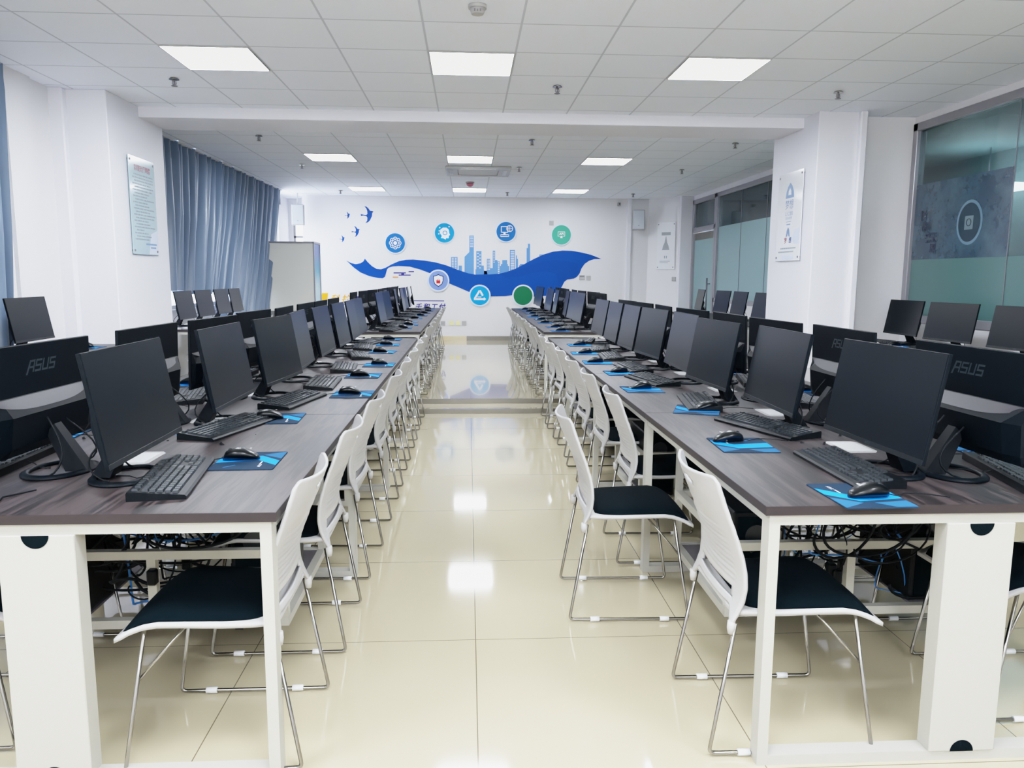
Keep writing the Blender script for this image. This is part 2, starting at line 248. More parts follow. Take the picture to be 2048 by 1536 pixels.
WIN=[[(-0.314,1.703),(-0.279,1.704),(-0.279,1.685),(-0.314,1.685)],[(-0.257,1.704),(-0.222,1.704),(-0.222,1.686),(-0.257,1.685)],[(-0.314,1.672),(-0.279,1.673),(-0.279,1.654),(-0.315,1.654)],[(-0.257,1.673),(-0.222,1.673),(-0.222,1.655),(-0.258,1.654)],[(-0.315,1.641),(-0.279,1.642),(-0.279,1.623),(-0.315,1.623)],[(-0.258,1.642),(-0.222,1.642),(-0.222,1.624),(-0.258,1.623)],[(-0.315,1.61),(-0.279,1.61),(-0.279,1.592),(-0.315,1.592)],[(-0.258,1.611),(-0.222,1.611),(-0.222,1.592),(-0.258,1.592)],[(-0.315,1.579),(-0.279,1.579),(-0.279,1.561),(-0.315,1.561)],[(-0.258,1.579),(-0.222,1.58),(-0.222,1.561),(-0.258,1.561)],[(-0.315,1.548),(-0.279,1.548),(-0.28,1.53),(-0.315,1.53)],[(-0.258,1.548),(-0.222,1.549),(-0.222,1.53),(-0.258,1.53)],[(-0.315,1.517),(-0.28,1.517),(-0.28,1.499),(-0.315,1.498)],[(-0.258,1.517),(-0.222,1.517),(-0.223,1.499),(-0.258,1.499)],[(0.04,2.114),(0.104,2.114),(0.104,2.102),(0.04,2.101)],[(0.04,2.083),(0.104,2.084),(0.104,2.071),(0.04,2.07)],[(0.04,2.052),(0.104,2.053),(0.104,2.04),(0.04,2.04)],[(0.04,2.021),(0.104,2.022),(0.104,2.009),(0.04,2.009)],[(0.04,1.99),(0.104,1.991),(0.104,1.978),(0.04,1.978)],[(0.04,1.96),(0.104,1.96),(0.104,1.947),(0.04,1.947)],[(0.04,1.929),(0.104,1.929),(0.104,1.916),(0.04,1.916)],[(0.178,1.803),(0.213,1.803),(0.213,1.785),(0.178,1.784)],[(0.218,1.772),(0.253,1.772),(0.253,1.754),(0.218,1.754)],[(0.178,1.741),(0.213,1.741),(0.213,1.723),(0.178,1.722)],[(0.218,1.71),(0.253,1.71),(0.253,1.692),(0.218,1.692)],[(0.178,1.679),(0.213,1.679),(0.213,1.66),(0.178,1.66)],[(0.218,1.648),(0.253,1.648),(0.253,1.63),(0.218,1.629)],[(0.178,1.616),(0.213,1.617),(0.213,1.598),(0.178,1.598)],[(0.218,1.585),(0.253,1.586),(0.253,1.567),(0.218,1.567)],[(0.178,1.554),(0.213,1.554),(0.213,1.536),(0.178,1.536)],[(0.218,1.523),(0.253,1.523),(0.253,1.505),(0.218,1.505)],[(0.381,1.67),(0.401,1.67),(0.401,1.653),(0.381,1.653)],[(0.409,1.67),(0.429,1.67),(0.429,1.653),(0.409,1.653)],[(0.381,1.641),(0.401,1.641),(0.401,1.624),(0.381,1.624)],[(0.409,1.641),(0.429,1.641),(0.429,1.624),(0.409,1.624)],[(0.381,1.611),(0.401,1.611),(0.401,1.594),(0.381,1.594)],[(0.409,1.611),(0.429,1.612),(0.429,1.594),(0.409,1.594)],[(0.381,1.582),(0.401,1.582),(0.401,1.565),(0.381,1.565)],[(0.409,1.582),(0.429,1.582),(0.429,1.565),(0.409,1.565)],[(0.381,1.552),(0.401,1.552),(0.401,1.535),(0.382,1.535)],[(0.409,1.552),(0.429,1.553),(0.429,1.535),(0.409,1.535)],[(0.382,1.523),(0.401,1.523),(0.401,1.506),(0.382,1.506)],[(0.409,1.523),(0.429,1.523),(0.429,1.506),(0.409,1.506)],[(0.382,1.493),(0.401,1.493),(0.401,1.476),(0.382,1.476)],[(0.409,1.493),(0.429,1.494),(0.429,1.476),(0.409,1.476)],[(0.498,1.824),(0.52,1.824),(0.52,1.806),(0.498,1.806)],[(0.498,1.792),(0.52,1.792),(0.52,1.774),(0.498,1.774)],[(0.498,1.76),(0.52,1.761),(0.52,1.742),(0.498,1.742)],[(0.498,1.729),(0.52,1.729),(0.52,1.71),(0.498,1.71)],[(0.498,1.697),(0.52,1.697),(0.521,1.678),(0.498,1.678)],[(0.498,1.665),(0.521,1.665),(0.521,1.647),(0.498,1.646)],[(0.498,1.633),(0.521,1.633),(0.521,1.615),(0.498,1.614)],[(0.588,1.626),(0.615,1.626),(0.615,1.602),(0.588,1.602)],[(0.588,1.584),(0.615,1.585),(0.615,1.56),(0.588,1.56)],[(0.588,1.543),(0.616,1.543),(0.616,1.518),(0.588,1.518)],[(0.588,1.501),(0.616,1.501),(0.616,1.476),(0.588,1.476)],[(0.588,1.459),(0.616,1.459),(0.616,1.434),(0.588,1.434)],[(0.588,1.417),(0.616,1.417),(0.616,1.392),(0.589,1.392)],[(0.836,1.841),(0.906,1.842),(0.906,1.823),(0.836,1.823)],[(0.836,1.808),(0.906,1.809),(0.906,1.79),(0.836,1.79)],[(0.836,1.775),(0.906,1.776),(0.906,1.757),(0.836,1.757)],[(0.836,1.742),(0.906,1.743),(0.906,1.724),(0.836,1.724)],[(0.837,1.709),(0.906,1.709),(0.906,1.691),(0.837,1.69)],[(0.837,1.676),(0.907,1.676),(0.907,1.658),(0.837,1.657)],[(0.837,1.643),(0.907,1.643),(0.907,1.625),(0.837,1.624)],[(0.837,1.609),(0.907,1.61),(0.907,1.591),(0.837,1.591)],[(0.837,1.576),(0.907,1.577),(0.907,1.558),(0.837,1.558)],[(0.837,1.543),(0.907,1.543),(0.907,1.525),(0.838,1.524)],[(0.838,1.51),(0.908,1.51),(0.908,1.492),(0.838,1.491)],[(0.838,1.476),(0.908,1.477),(0.908,1.458),(0.838,1.458)]]
BIRDS=[[(-1.989,2.667),(-1.947,2.667),(-1.913,2.637),(-1.879,2.589),(-1.837,2.586),(-1.812,2.572),(-1.838,2.548),(-1.846,2.486),(-1.883,2.41),(-1.925,2.368),(-1.975,2.354),(-1.939,2.402),(-1.935,2.458),(-1.951,2.482),(-2.007,2.496),(-2.063,2.484),(-2.055,2.505),(-2.065,2.525),(-2.006,2.512),(-1.957,2.506),(-1.933,2.527),(-1.935,2.582),(-1.955,2.637)],[(-2.333,2.56),(-2.316,2.56),(-2.303,2.548),(-2.289,2.529),(-2.272,2.527),(-2.263,2.522),(-2.273,2.512),(-2.276,2.487),(-2.291,2.457),(-2.308,2.44),(-2.328,2.435),(-2.313,2.454),(-2.312,2.476),(-2.318,2.486),(-2.34,2.491),(-2.363,2.487),(-2.36,2.495),(-2.363,2.503),(-2.34,2.498),(-2.321,2.495),(-2.311,2.504),(-2.312,2.526),(-2.319,2.548)],[(-2.196,2.292),(-2.169,2.292),(-2.147,2.272),(-2.125,2.242),(-2.099,2.239),(-2.083,2.23),(-2.099,2.215),(-2.104,2.175),(-2.128,2.126),(-2.155,2.099),(-2.187,2.09),(-2.164,2.121),(-2.161,2.157),(-2.172,2.173),(-2.207,2.181),(-2.243,2.174),(-2.238,2.187),(-2.244,2.201),(-2.207,2.192),(-2.176,2.188),(-2.16,2.201),(-2.161,2.237),(-2.174,2.272)],[(-2.444,2.113),(-2.428,2.114),(-2.414,2.101),(-2.4,2.082),(-2.384,2.081),(-2.374,2.075),(-2.384,2.066),(-2.387,2.04),(-2.402,2.01),(-2.419,1.993),(-2.439,1.987),(-2.425,2.007),(-2.423,2.029),(-2.429,2.039),(-2.452,2.044),(-2.474,2.04),(-2.471,2.048),(-2.475,2.056),(-2.452,2.051),(-2.432,2.048),(-2.422,2.057),(-2.423,2.079),(-2.431,2.101)]]
BARS=[[(-1.45,1.417),(-1.209,1.418),(-1.209,1.397),(-1.45,1.395)],[(-1.301,1.396),(-1.244,1.397),(-1.245,1.375),(-1.302,1.375)],[(-1.351,1.375),(-1.117,1.376),(-1.117,1.355),(-1.352,1.354)],[(-1.159,1.444),(-1.052,1.444),(-1.052,1.422),(-1.159,1.421)]]
OBAR=[(-1.468,1.336),(-1.359,1.337),(-1.359,1.313),(-1.468,1.312)]
DISC=[(-1.406,1.979),(-0.454,2.18),(0.742,2.214),(1.828,2.162),(-0.58,1.263),(0.23,0.974),(1.083,0.978)]
SLOG=[(-2.827,1.011),(-2.754,0.876),(-2.735,0.857),(-2.262,0.878),(-2.737,0.789),(-1.916,0.782),(-1.078,0.866),(-0.472,0.868),(-0.669,0.728),(-1.328,1.125)]
MISC=[(-0.495,0.434),(-0.328,0.434),(-0.2,0.434),(-0.081,0.434),(2.25,1.338),(2.38,1.329),(1.631,2.389),(2.953,2.766),(-0.409,0.038),(-0.003,0.038),(0.881,0.039)]
# ------------------------------------------------------------------ room
H=2.87; ZP=.09; YS1,YS2=7.5,7.85; YW=15.2; XL=-3.44; XR=4.27; YB=-3.2
struct(MB().box(XL-.3,YB,-.1,6.9,YS2+.3,0),'floor',M['floor'])
struct(MB().box(XL-.3,YS2,-.1,6.9,YW+1.2,ZP-.002),'floor_platform',M['floor'])
struct(MB().box(XL-.3,YS1,-.05,XR,YS2,ZP/2-.001),'step_tread',M['floor'])
struct(MB().box(XL-.1,YS1-.004,0,XR,YS1+.012,ZP/2+.001,bev=.002),'trim_1',M['steel'])
struct(MB().box(XL-.1,YS2-.004,ZP/2,XR,YS2+.012,ZP+.001,bev=.002),'trim_2',M['steel'])
struct(MB().box(XL-.3,YB,H,XR+.02,7.9,H+.06),'ceiling',M['ceil'])
struct(MB().box(XL-.3,7.9,H,XR+.02,YW+1.2,H+.06),'ceiling_rear',M['ceil2'])
struct(MB().box(XL-.3,7.47,2.775,XR+.02,8.08,H+.02,bev=.004),'ceiling_beam',M['pillar'])
struct(MB().box(-3.08,YW,ZP-.1,3.55,YW+.15,H+.05),'wall_back',M['wall'])
# left side: wall nib, window wall behind the curtains, far window recess
mb=MB(); mb.box(XL-.15,5.2,0,XL,6.83,H); mb.box(XL-.15,YB,0,XL,2.4,H); mb.box(XL-.15,2.4,0,XL,5.2,.9); mb.box(XL-.15,2.4,2.6,XL,5.2,H)
mb.box(XL,6.1,0,XL+.03,6.45,H); struct(mb,'wall_left',M['wall'])
struct(MB().box(XL-.16,6.83,0,-3.01,8.02,H,bev=.006),'pillar_left',M['pillar'])
struct(MB().box(XL-.02,6.76,0,-3.33,6.835,H,bev=.01),'trim_3',M['pillar'])
mb=MB(); mb.box(-3.75,8.02,0,-3.6,15.3,.92); mb.box(-3.75,8.02,2.7,-3.6,15.3,H); mb.box(-3.75,15.1,0,-3.6,16.1,H); struct(mb,'wall_left_rear',M['wall'])
mb=MB(); mb.box(-3.6,15.95,0,-3.08,16.1,1.0); mb.box(-3.6,15.95,2.62,-3.08,16.1,H); mb.box(-3.2,YW+.15,0,-3.08,16.1,H); mb.box(-3.6,15.95,1,-3.52,16.1,2.62); struct(mb,'wall_back_recess',M['wall'])
def window(name,y0,y1,z0,z1,x,n,fm,fw=.05,zt=None):
    o=MB()
    o.box(x-.04,y0,z0,x+.02,y0+fw,z1,bev=.004); o.box(x-.04,y1-fw,z0,x+.02,y1,z1,bev=.004); o.box(x-.04,y0,z0,x+.02,y1,z0+fw,bev=.004); o.box(x-.04,y0,z1-fw,x+.02,y1,z1,bev=.004)
    for i in range(1,n): y=y0+(y1-y0)*i/n; o.box(x-.03,y-fw/2,z0,x+.01,y+fw/2,z1,bev=.003)
    if zt: o.box(x-.03,y0,zt-fw/2,x+.01,y1,zt+fw/2,bev=.003)
    return struct(o,name,fm)
window('window_1',8.1,15.1,.92,2.7,-3.67,6,M['white'],zt=1.9)
window('window_2',2.4,5.2,.9,2.6,XL-.08,3,M['white'],zt=1.9)
o=MB(); o.box(-3.52,16.0,1,-3.2,16.05,1.04); o.box(-3.52,16.0,2.58,-3.2,16.05,2.62); o.box(-3.52,16.0,1,-3.48,16.05,2.62); o.box(-3.24,16.0,1,-3.2,16.05,2.62); o.box(-3.52,16,2.1,-3.2,16.04,2.14); struct(o,'window_3',M['white'])
struct(MB().box(-9,YB,-1,-8.9,22,4),'outside_wall_far',M['outside'])
# right side
struct(MB().box(3.23,7.14,0,3.62,8.19,H,bev=.006),'pillar_right',M['pillar'])
struct(MB().box(3.6,7.09,0,3.67,7.3,H,bev=.012),'trim_4',M['pillar'])
struct(MB().box(3.6,7.36,0,XR+.12,8.3,H),'wall_right_return',M['wall'])
mb=MB(); mb.box(XR,YB,0,XR+.12,7.36,.93); mb.box(XR,YB,2.81,XR+.12,7.36,H+.05); mb.box(XR,YB,0,XR+.12,-1,H); struct(mb,'wall_right',M['wall'])
mb=MB(); mb.box(XR,8.3,0,XR+.12,13.2,.93); mb.box(XR,8.3,2.79,XR+.12,14.62,H+.05); mb.box(XR,8.3,0,XR+.12,8.6,H); struct(mb,'wall_right_rear',M['wall'])
struct(MB().box(4.03,14.6,0,4.45,14.75,H,bev=.005),'column_rear',M['pillar'])
# slanted end wall with notice
mb=MB(); mb.prism([(3.55,YW,0),(4.05,14.7,0),(4.3,14.75,0),(4.3,YW+.3,0),(3.55,YW+.3,0)],(0,0,H)); struct(mb,'wall_right_end',M['wall'])
struct(MB().box(3.12,YW-.05,ZP-.02,3.2,YW+.02,H),'trim_5',M['pillar'])
# skirting on back wall: beige marble then steel
struct(MB().box(-3.08,YW-.015,ZP-.01,-.03,YW+.01,ZP+.085,bev=.002),'baseboard_back',M['beige'])
struct(MB().box(-.03,YW-.018,ZP-.01,3.5,YW+.01,ZP+.085,bev=.002),'baseboard_steel',M['steel'])
struct(MB().box(XL-.3,YB-.15,0,6.9,YB,H),'wall_front',M['wall'])
# glazing of the right wall
def glazing(name,y0,y1,z0,z1,posts,fw=.075):
    root=empty(name,(XR+.02,y0,z0)); tag(root,kind='structure'); f=MB()
    L=y1-y0; Z=z1-z0
    f.box(-.035,0,0,.06,L,fw,bev=.005); f.box(-.035,0,Z-fw,.06,L,Z,bev=.005); f.box(-.035,0,0,.06,fw,Z,bev=.005); f.box(-.035,L-fw,0,.06,L,Z,bev=.005)
    fr=f.build('frame',M['wframeg'],root); return root,L,Z
w4,L4,Z4=glazing('window_4',-1.0,7.36,.93,2.81,[])
MB().box(0,.07,.6,.012,L4-.07,Z4-.07).build('pane',M['glass'],w4)
MB().box(0,.07,.07,.012,L4-.07,.6).build('frosted_pane',M['frost'],w4)
MB().box(-.004,6.95,.6,-.001,8.28,1.3).build('printed_film',M['print'],w4)
j=MB(); [j.box(-.006,y-.004,.07,-.001,y+.004,Z4-.07) for y in (1.4,2.75,4.2,5.6,6.95)]; j.build('joint',M['dgrey'],w4)
# round logo and mirrored lettering on the printed film (seen from behind)
d=MB(); yc,zc=7.45,.9
d.prism([(-.006,yc+math.cos(a)*.17,zc+math.sin(a)*.19) for a in [2*PI*i/40 for i in range(40)]],(-.001,0,0),1)
d.prism([(-.008,yc+math.cos(a)*.145,zc+math.sin(a)*.165) for a in [2*PI*i/40 for i in range(40)]],(-.001,0,0),0)
d.box(-.011,yc-.055,zc-.06,-.009,yc+.055,zc+.055,2)
d.tube([(-.012,yc+math.cos(a)*.03,zc+math.sin(a)*.03) for a in [2*PI*i/16 for i in range(17)]],.004,6,0)
d.build('round_emblem',[mat('emblem_navy','#062333',.4,noise=.03),mat('emblem_rim','#4e6c80',.4,noise=.03),mat('emblem_paper','#566a73',.4,noise=.03)],w4)
t=MB()
for ch,y,z in (('创',8.12,1.0),('新',8.12,.9),('未',8.03,.9),('来',8.03,.79),('无',7.95,.79),('限',7.95,.69)):
    text_mb(ch,.1,mb=t,bold=.003,fn=lambda a,b,y=y,z=z:(-.007,y-a*-1*-1 if False else y+a,z+b))
t.build('mirrored_lettering',mat('film_lettering','#0a1530',.4,noise=.03),w4)
w5,L5,Z5=glazing('window_5',8.6,13.22,.93,2.79,[])
MB().box(0,.07,1.28,.012,L5-.07,Z5-.07).build('pane',M['glass'],w5)
MB().box(0,.07,.07,.012,L5-.07,1.28).build('frosted_pane',M['frost2'],w5)
j=MB(); [j.box(-.006,y-.004,.07,-.001,y+.004,Z5-.07) for y in (1.2,2.4,3.45)]; j.build('joint',M['dgrey'],w5)
w6=empty('door_1',(XR+.02,13.22,ZP)); tag(w6,kind='structure'); f=MB()
for y in (0,1.3): f.box(-.04,y,0,.06,y+.08,2.7,bev=.005)
f.box(-.04,0,2.62,.06,1.38,2.7,bev=.005); f.box(-.04,0,2.1,.06,1.38,2.18,bev=.005); f.build('frame',M['wframeg'],w6)
MB().box(0,.08,2.18,.012,1.3,2.62).build('transom_pane',M['glass'],w6)
MB().box(0,.1,.03,.012,1.28,1.95).build('door_leaf',M['frost2'],w6); MB().box(0,.1,1.95,.012,1.28,2.08).build('top_clamp',M['steel'],w6)
h=MB(); h.tube([(-.06,.28,.55),(-.06,.28,1.25)],.016,10); [h.tube([(-.06,.28,z),(.0,.28,z)],.009,8) for z in (.65,1.15)]; h.build('door_handle',M['dgrey'],w6)
# corridor beyond the glass
struct(MB().box(6.6,-2,0,6.75,16.4,H+.1),'wall_corridor',M['corr']); struct(MB().box(XR+.1,YB,H+.05,6.9,16.4,H+.1),'ceiling_corridor',M['corr']); struct(MB().box(XR+.1,16.2,0,6.9,16.4,H+.1),'wall_corridor_end',M['outside'])
for i,(y,l) in enumerate(((9.05,'round glowing lamp hanging in the corridor behind the near right glazing'),)):
    c=empty('pendant_lamp',(6.2,y,2.4)); tag(c,l,'lamp')  # glowing disc added in place of a ceiling light reflection in the glass
    MB().cyl((0,0,0),.42,.05,36).build('lamp_disc',M['lampw'],c); MB().cyl((0,0,.05),.008,.45,8).build('cord',M['dgrey'],c)
# ------------------------------------------------------------------ ceiling fittings
def panel_light(pm):
    r=empty('ceiling_light_panel',(0,0,H)); f=MB()
    a,b=.297,.288
    f.box(-a,-a,-.010,a,-b,0); f.box(-a,b,-.010,a,a,0); f.box(-a,-b,-.010,-b,b,0); f.box(b,-b,-.010,a,b,0); f.build('frame',M['white'],r)
    MB().box(-b,-b,-.006,b,b,-.001).build('diffuser',pm,r); return r
pls=[panel_light(mat('lit_diffuser_%d'%i,'#ffffff',.4,emit='#ecf3ff',es=e,noise=.01)) for i,e in enumerate((7.5,5.2,2.3))]; fu=set()
rows=[(5.805,'front row'),(10.37,'middle row beyond the beam'),(13.97,'rear row near the mural wall'),(1.0,'row above the camera'),(-1.4,'row at the entrance side')]
for ri,(y,rn) in enumerate(rows):
    pi_=(0,1,2,0,0)[ri]
    for x,side in ((-1.77,'left'),(.03,'centre'),(1.83,'right')):
        c=pls[pi_] if pi_ not in fu else copy_tree(pls[pi_]); fu.add(pi_)
        c.location=(x,y,H); tag(c,f'square glowing ceiling panel, {side} of the {rn}','light',group='square light panels in the ceiling')
def sprinkler():
    r=empty('sprinkler_head',(0,0,H)); MB().cyl((0,0,-.012),.04,.012,20,r2=.03).build('escutcheon',M['chrome'],r)
    m=MB(); m.cyl((0,0,-.055),.008,.045,10); m.cyl((0,0,-.062),.024,.004,12); m.tube([(-.012,0,-.02),(-.016,0,-.045),(0,0,-.06)],.003,6); m.tube([(.012,0,-.02),(.016,0,-.045),(0,0,-.06)],.003,6); m.build('deflector',M['dgrey'],r); return r
sp=sprinkler(); first=True
for y,rn in ((6.4,'in front of the beam'),(8.85,'just behind the beam'),(11.05,'above the rear desks'),(14.3,'near the mural wall')):
    for x,side in ((-2.29,'left'),(.72,'middle'),(3.04,'right')):
        c=sp if first else copy_tree(sp); first=False; c.location=(x,y,H); tag(c,f'small chrome ceiling sprinkler {rn}, {side} one','sprinkler',group='chrome sprinklers on the ceiling')
r=empty('smoke_detector',(.057,4.6,H)); tag(r,'round white smoke detector on the ceiling above the aisle','smoke detector')
MB().cyl((0,0,-.02),.052,.02,28,r2=.052).build('base',M['white'],r); m=MB(); m.cyl((0,0,-.05),.034,.03,28,r2=.046); m.build('sensor_head',M['white'],r)
m=MB(); [m.box(-.02+.016*i,-.041,-.044,-.012+.016*i,-.036,-.03) for i in range(3)]; m.build('slot',M['dgrey'],r)
r=empty('fire_alarm_dome',(.036,12.83,H)); tag(r,'small red alarm dome on the ceiling between two centre lights','alarm'); MB().cyl((0,0,-.02),.07,.02,24).build('base',M['white'],r); MB().loft([[(math.cos(a)*q,math.sin(a)*q,z) for a in [2*PI*i/24 for i in range(24)]] for q,z in ((.06,-.02),(.055,-.05),(.035,-.07),(.01,-.078))],sm=True).build('dome',M['alarm'],r)
r=empty('air_conditioner',(.15,11.43,H-.003)); tag(r,'white square ceiling cassette air conditioner with grey grille','air conditioner')
m=MB(); s=.46
m.box(-s,-s,-.03,s,-s+.17,0,bev=.008); m.box(-s,s-.17,-.03,s,s,0,bev=.008); m.box(-s,-s+.17,-.03,-s+.17,s-.17,0,bev=.008); m.box(s-.17,-s+.17,-.03,s,s-.17,0,bev=.008); m.build('fascia',M['white'],r)
m=MB(); m.box(-.28,-.28,-.022,.28,.28,-.004); [m.box(-.28,-.27+.03*i,-.028,.28,-.258+.03*i,-.022) for i in range(18)]; m.build('grille',M['grey'],r)
for k in range(4):
    q=MB(); a=k*PI/2; c,si=math.cos(a),math.sin(a); pts=[(-.25,-.41),(.25,-.41),(.25,-.36),(-.25,-.36)]; q.prism([(x*c-y*si,x*si+y*c,-.036) for x,y in pts],(0,0,.005)); q.build('louver',M['grey'],r)
# ------------------------------------------------------------------ mural on back wall
def wpoly(mb,pts,y,t=.002,mi=0): mb.prism([(x,y,z) for x,z in pts],(0,-t,0),mi)
mu=empty('wall_mural',(0,YW,1.5)); tag(mu,'blue flowing ribbon and pale blue city skyline printed on the back wall','mural')
def mchild(name,mb,m):
    o=mb.build(name,m,mu); o.location=(0,-YW,-1.5); return o
m=MB(); wpoly(m,RIB,YW-.003,.003); mchild('ribbon',m,M['blue'])
m=MB(); wpoly(m,ACC,YW-.006,.001); mchild('ribbon_shade',m,M['blue2'])
for c in CITY:
    m=MB(); wpoly(m,c,YW,.001); mchild('skyline_building',m,M['city'])
m=MB()
for c in WIN: wpoly(m,c,YW-.0012,.0008)
mchild('skyline_windows',m,M['cwin'])
for pts,l in zip(BIRDS,('largest blue bird decal with spread wings, upper left of the mural','tiny blue bird decal left of the largest bird','medium blue bird decal below the largest bird','small blue bird decal at the lower left of the flock')):
    cx=sum(p[0] for p in pts)/len(pts); cz=sum(p[1] for p in pts)/len(pts)
    m=MB(); wpoly(m,[(x-cx,z-cz) for x,z in pts],0,.003); o=m.build('bird_decal',M['bird'],loc=(cx,YW-.0005,cz)); tag(o,l,'bird decal',group='bird decals on the back wall')
m=MB(); [wpoly(m,[(x+1.3,z-1.4) for x,z in b],0,.003) for b in BARS]; o=m.build('dash_decal',M['purple'],loc=(-1.3,YW-.0005,1.4)); tag(o,'short dark violet dashes printed below the ribbon','wall decal')
m=MB(); wpoly(m,[(x+1.3,z-1.4) for x,z in OBAR],0,.003); o=m.build('dash_decal',M['orange'],loc=(-1.3,YW-.0005,1.4)); tag(o,'single short orange dash printed below the violet dashes','wall decal')
# slogan low on the wall
s=empty('wall_slogan',(-1.8,YW,.9)); tag(s,'gold and violet Chinese slogan lettering low on the back wall','lettering')
def sl(name,mb,m): o=mb.build(name,m,s); o.location=(1.8,-YW,-.9)
m=MB(); wpoly(m,[(-2.86,.87),(-2.74,.87),(-2.72,1.01),(-2.84,1.01)],YW-.0005,.002); sl('square_mark',m,M['gold'])
sl('gold_lettering',text_mb('科技',.17,.25,spacing=1.45,bold=.004,fn=lambda x,y:(-2.49+x,YW-.004,.885+y)),M['gold'])
sl('violet_lettering',text_mb('助力未来',.15,.25,spacing=1.3,bold=.003,fn=lambda x,y:(-1.9+x,YW-.004,.875+y)),M['purple'])
sl('lower_lettering',text_mb('千和工付',.13,.25,spacing=1.35,bold=.004,fn=lambda x,y:(-.75+x,YW-.004,.745+y)),M['purple'])
m=MB(); wpoly(m,[(-2.737,.782),(-1.6,.782),(-1.6,.796),(-2.737,.796)],YW-.0005,.002); wpoly(m,[(-1.6,.858),(-.47,.858),(-.47,.875),(-1.6,.875)],YW-.0005,.002); sl('underline',m,M['purple'])
def circ(n,r,cx=0,cz=0,a0=0,a1=2*PI): return [(cx+math.cos(a0+(a1-a0)*i/n)*r,cz+math.sin(a0+(a1-a0)*i/n)*r) for i in range(n)]
def ringpts(mb,r0,r1,cx,cz,y,sx=1,sz=1,n=28,a0=0,a1=2*PI,rot=0):
    P=[]
    for i in range(n+1):
        a=a0+(a1-a0)*i/n
        for r in (r0,r1):
            u,w=math.cos(a)*r*sx,math.sin(a)*r*sz; P.append((cx+u*math.cos(rot)-w*math.sin(rot),y,cz+u*math.sin(rot)+w*math.cos(rot)))
    mb.add(P,[(2*i,2*i+1,2*i+3,2*i+2) for i in range(n)])
def disc(k,r,rim,m,label,draw):
    x,z=DISC[k]; o=empty('round_wall_badge',(x,YW,z)); tag(o,label,'wall badge',group='round icon badges on the back wall')
    q=MB(); q.prism([(a,-.008,b) for a,b in circ(48,rim)],(0,-.014,0)); q.build('rim',M['rim'],o)
    q=MB(); q.prism([(a,-.0225,b) for a,b in circ(48,r)],(0,-.002,0)); q.build('face',M[m],o)
    if draw:
        for nm,mm,fn in draw:
            q=MB(); fn(q); q.build(nm,M[mm],o)
Y=-.0262
def P(mb,pts,y=Y): mb.poly([(a,y,b) for a,b in pts])
def R(mb,x0,z0,x1,z1,y=Y): P(mb,[(x0,z0),(x1,z0),(x1,z1),(x0,z1)],y)
def atom(q):
    for k in range(4): ringpts(q,.103,.114,0,0,Y-.0003*k,sx=.55,sz=1.05,rot=k*PI/4)
    q.poly([(a,Y,b) for a,b in circ(24,.035)])
def head(q):
    P(q,[(-.07,-.10),(-.05,-.06),(-.09,0),(-.08,.06),(-.03,.10),(.04,.10),(.085,.06),(.09,.0),(.11,-.04),(.085,-.05),(.08,-.10),(.03,-.10),(.02,-.125),(-.03,-.10)])
    for x,z in ((-.1,.04),(-.11,-.02),(-.09,.1),(.09,.12)): P(q,[(x+a,z+b) for a,b in circ(8,.012)])
def gear(q):
    ringpts(q,.03,.045,.01,0,Y-.0005)
def pc(q):
    R(q,-.1,-.02,.04,-.005); R(q,-.1,.09,.04,.105); R(q,-.1,-.02,-.085,.105); R(q,.025,-.02,.04,.105); R(q,-.05,-.05,-.01,-.02); R(q,-.12,-.1,.06,-.085); R(q,-.12,-.065,.06,-.05); R(q,-.12,-.1,-.105,-.05); R(q,.045,-.1,.06,-.05)
    ringpts(q,.055,.065,.07,.06,Y); ringpts(q,.055,.062,.07,.06,Y,sx=.45); R(q,.008,.056,.13,.064); R(q,.066,0,.074,.12)
def api(q):
    R(q,-.07,-.03,.07,-.022); R(q,-.07,.055,.07,.063); R(q,-.07,-.03,-.062,.063); R(q,.062,-.03,.07,.063); P(q,[(-.015,-.03),(.015,-.03),(.025,-.06),(-.025,-.06)])
    text_mb('API',.06,mb=q,bold=.002,fn=lambda a,b:(a,Y,b+.017))
def shield_o(q): P(q,[(0,.125),(.05,.1),(.1,.09),(.1,0),(.075,-.07),(0,-.125),(-.075,-.07),(-.1,0),(-.1,.09),(-.05,.1)])
def shield_i(q): P(q,[(0,.105),(.045,.085),(.085,.077),(.085,0),(.063,-.06),(0,-.105),(-.063,-.06),(-.085,0),(-.085,.077),(-.045,.085)],Y-.0006)
def lock(q): R(q,-.038,-.055,.038,.005,Y-.0012); ringpts(q,.02,.03,0,.005,Y-.0012,a0=0,a1=PI,n=12)
def tri(q):
    a=[(0,.11),(-.11,-.07),(.07,-.07)]
    for p0,p1 in (((-.1,-.06),(0,.1)),((0,.1),(.06,0))):
        v=Vector((p1[0]-p0[0],p1[1]-p0[1])).normalized(); n=Vector((-v.y,v.x))*.018; P(q,[(p0[0]-n.x,p0[1]-n.y),(p1[0]-n.x,p1[1]-n.y),(p1[0]+n.x,p1[1]+n.y),(p0[0]+n.x,p0[1]+n.y)])
    R(q,-.115,-.085,.08,-.05); P(q,[(.08,-.1),(.125,-.067),(.08,-.03)]); R(q,-.045,-.035,.03,-.02)
disc(0,.187,.205,'d1','blue round badge with a white atom icon, leftmost of the upper badges',[('atom_icon','ico',atom)])
disc(1,.187,.205,'d2','cyan round badge with a white head profile icon',[('head_icon','ico',head),('gear_icon','d2',gear)])
disc(2,.187,.205,'d1','blue round badge with white computer and globe icon',[('computer_icon','ico',pc)])
disc(3,.187,.205,'d4','light green round badge with a white monitor reading API',[('monitor_icon','ico',api)])
disc(4,.187,.213,'d5','lilac round badge with a navy shield and red padlock',[('shield_outline','navy',shield_o),('shield_field','ico',shield_i),('padlock_icon','red',lock)])
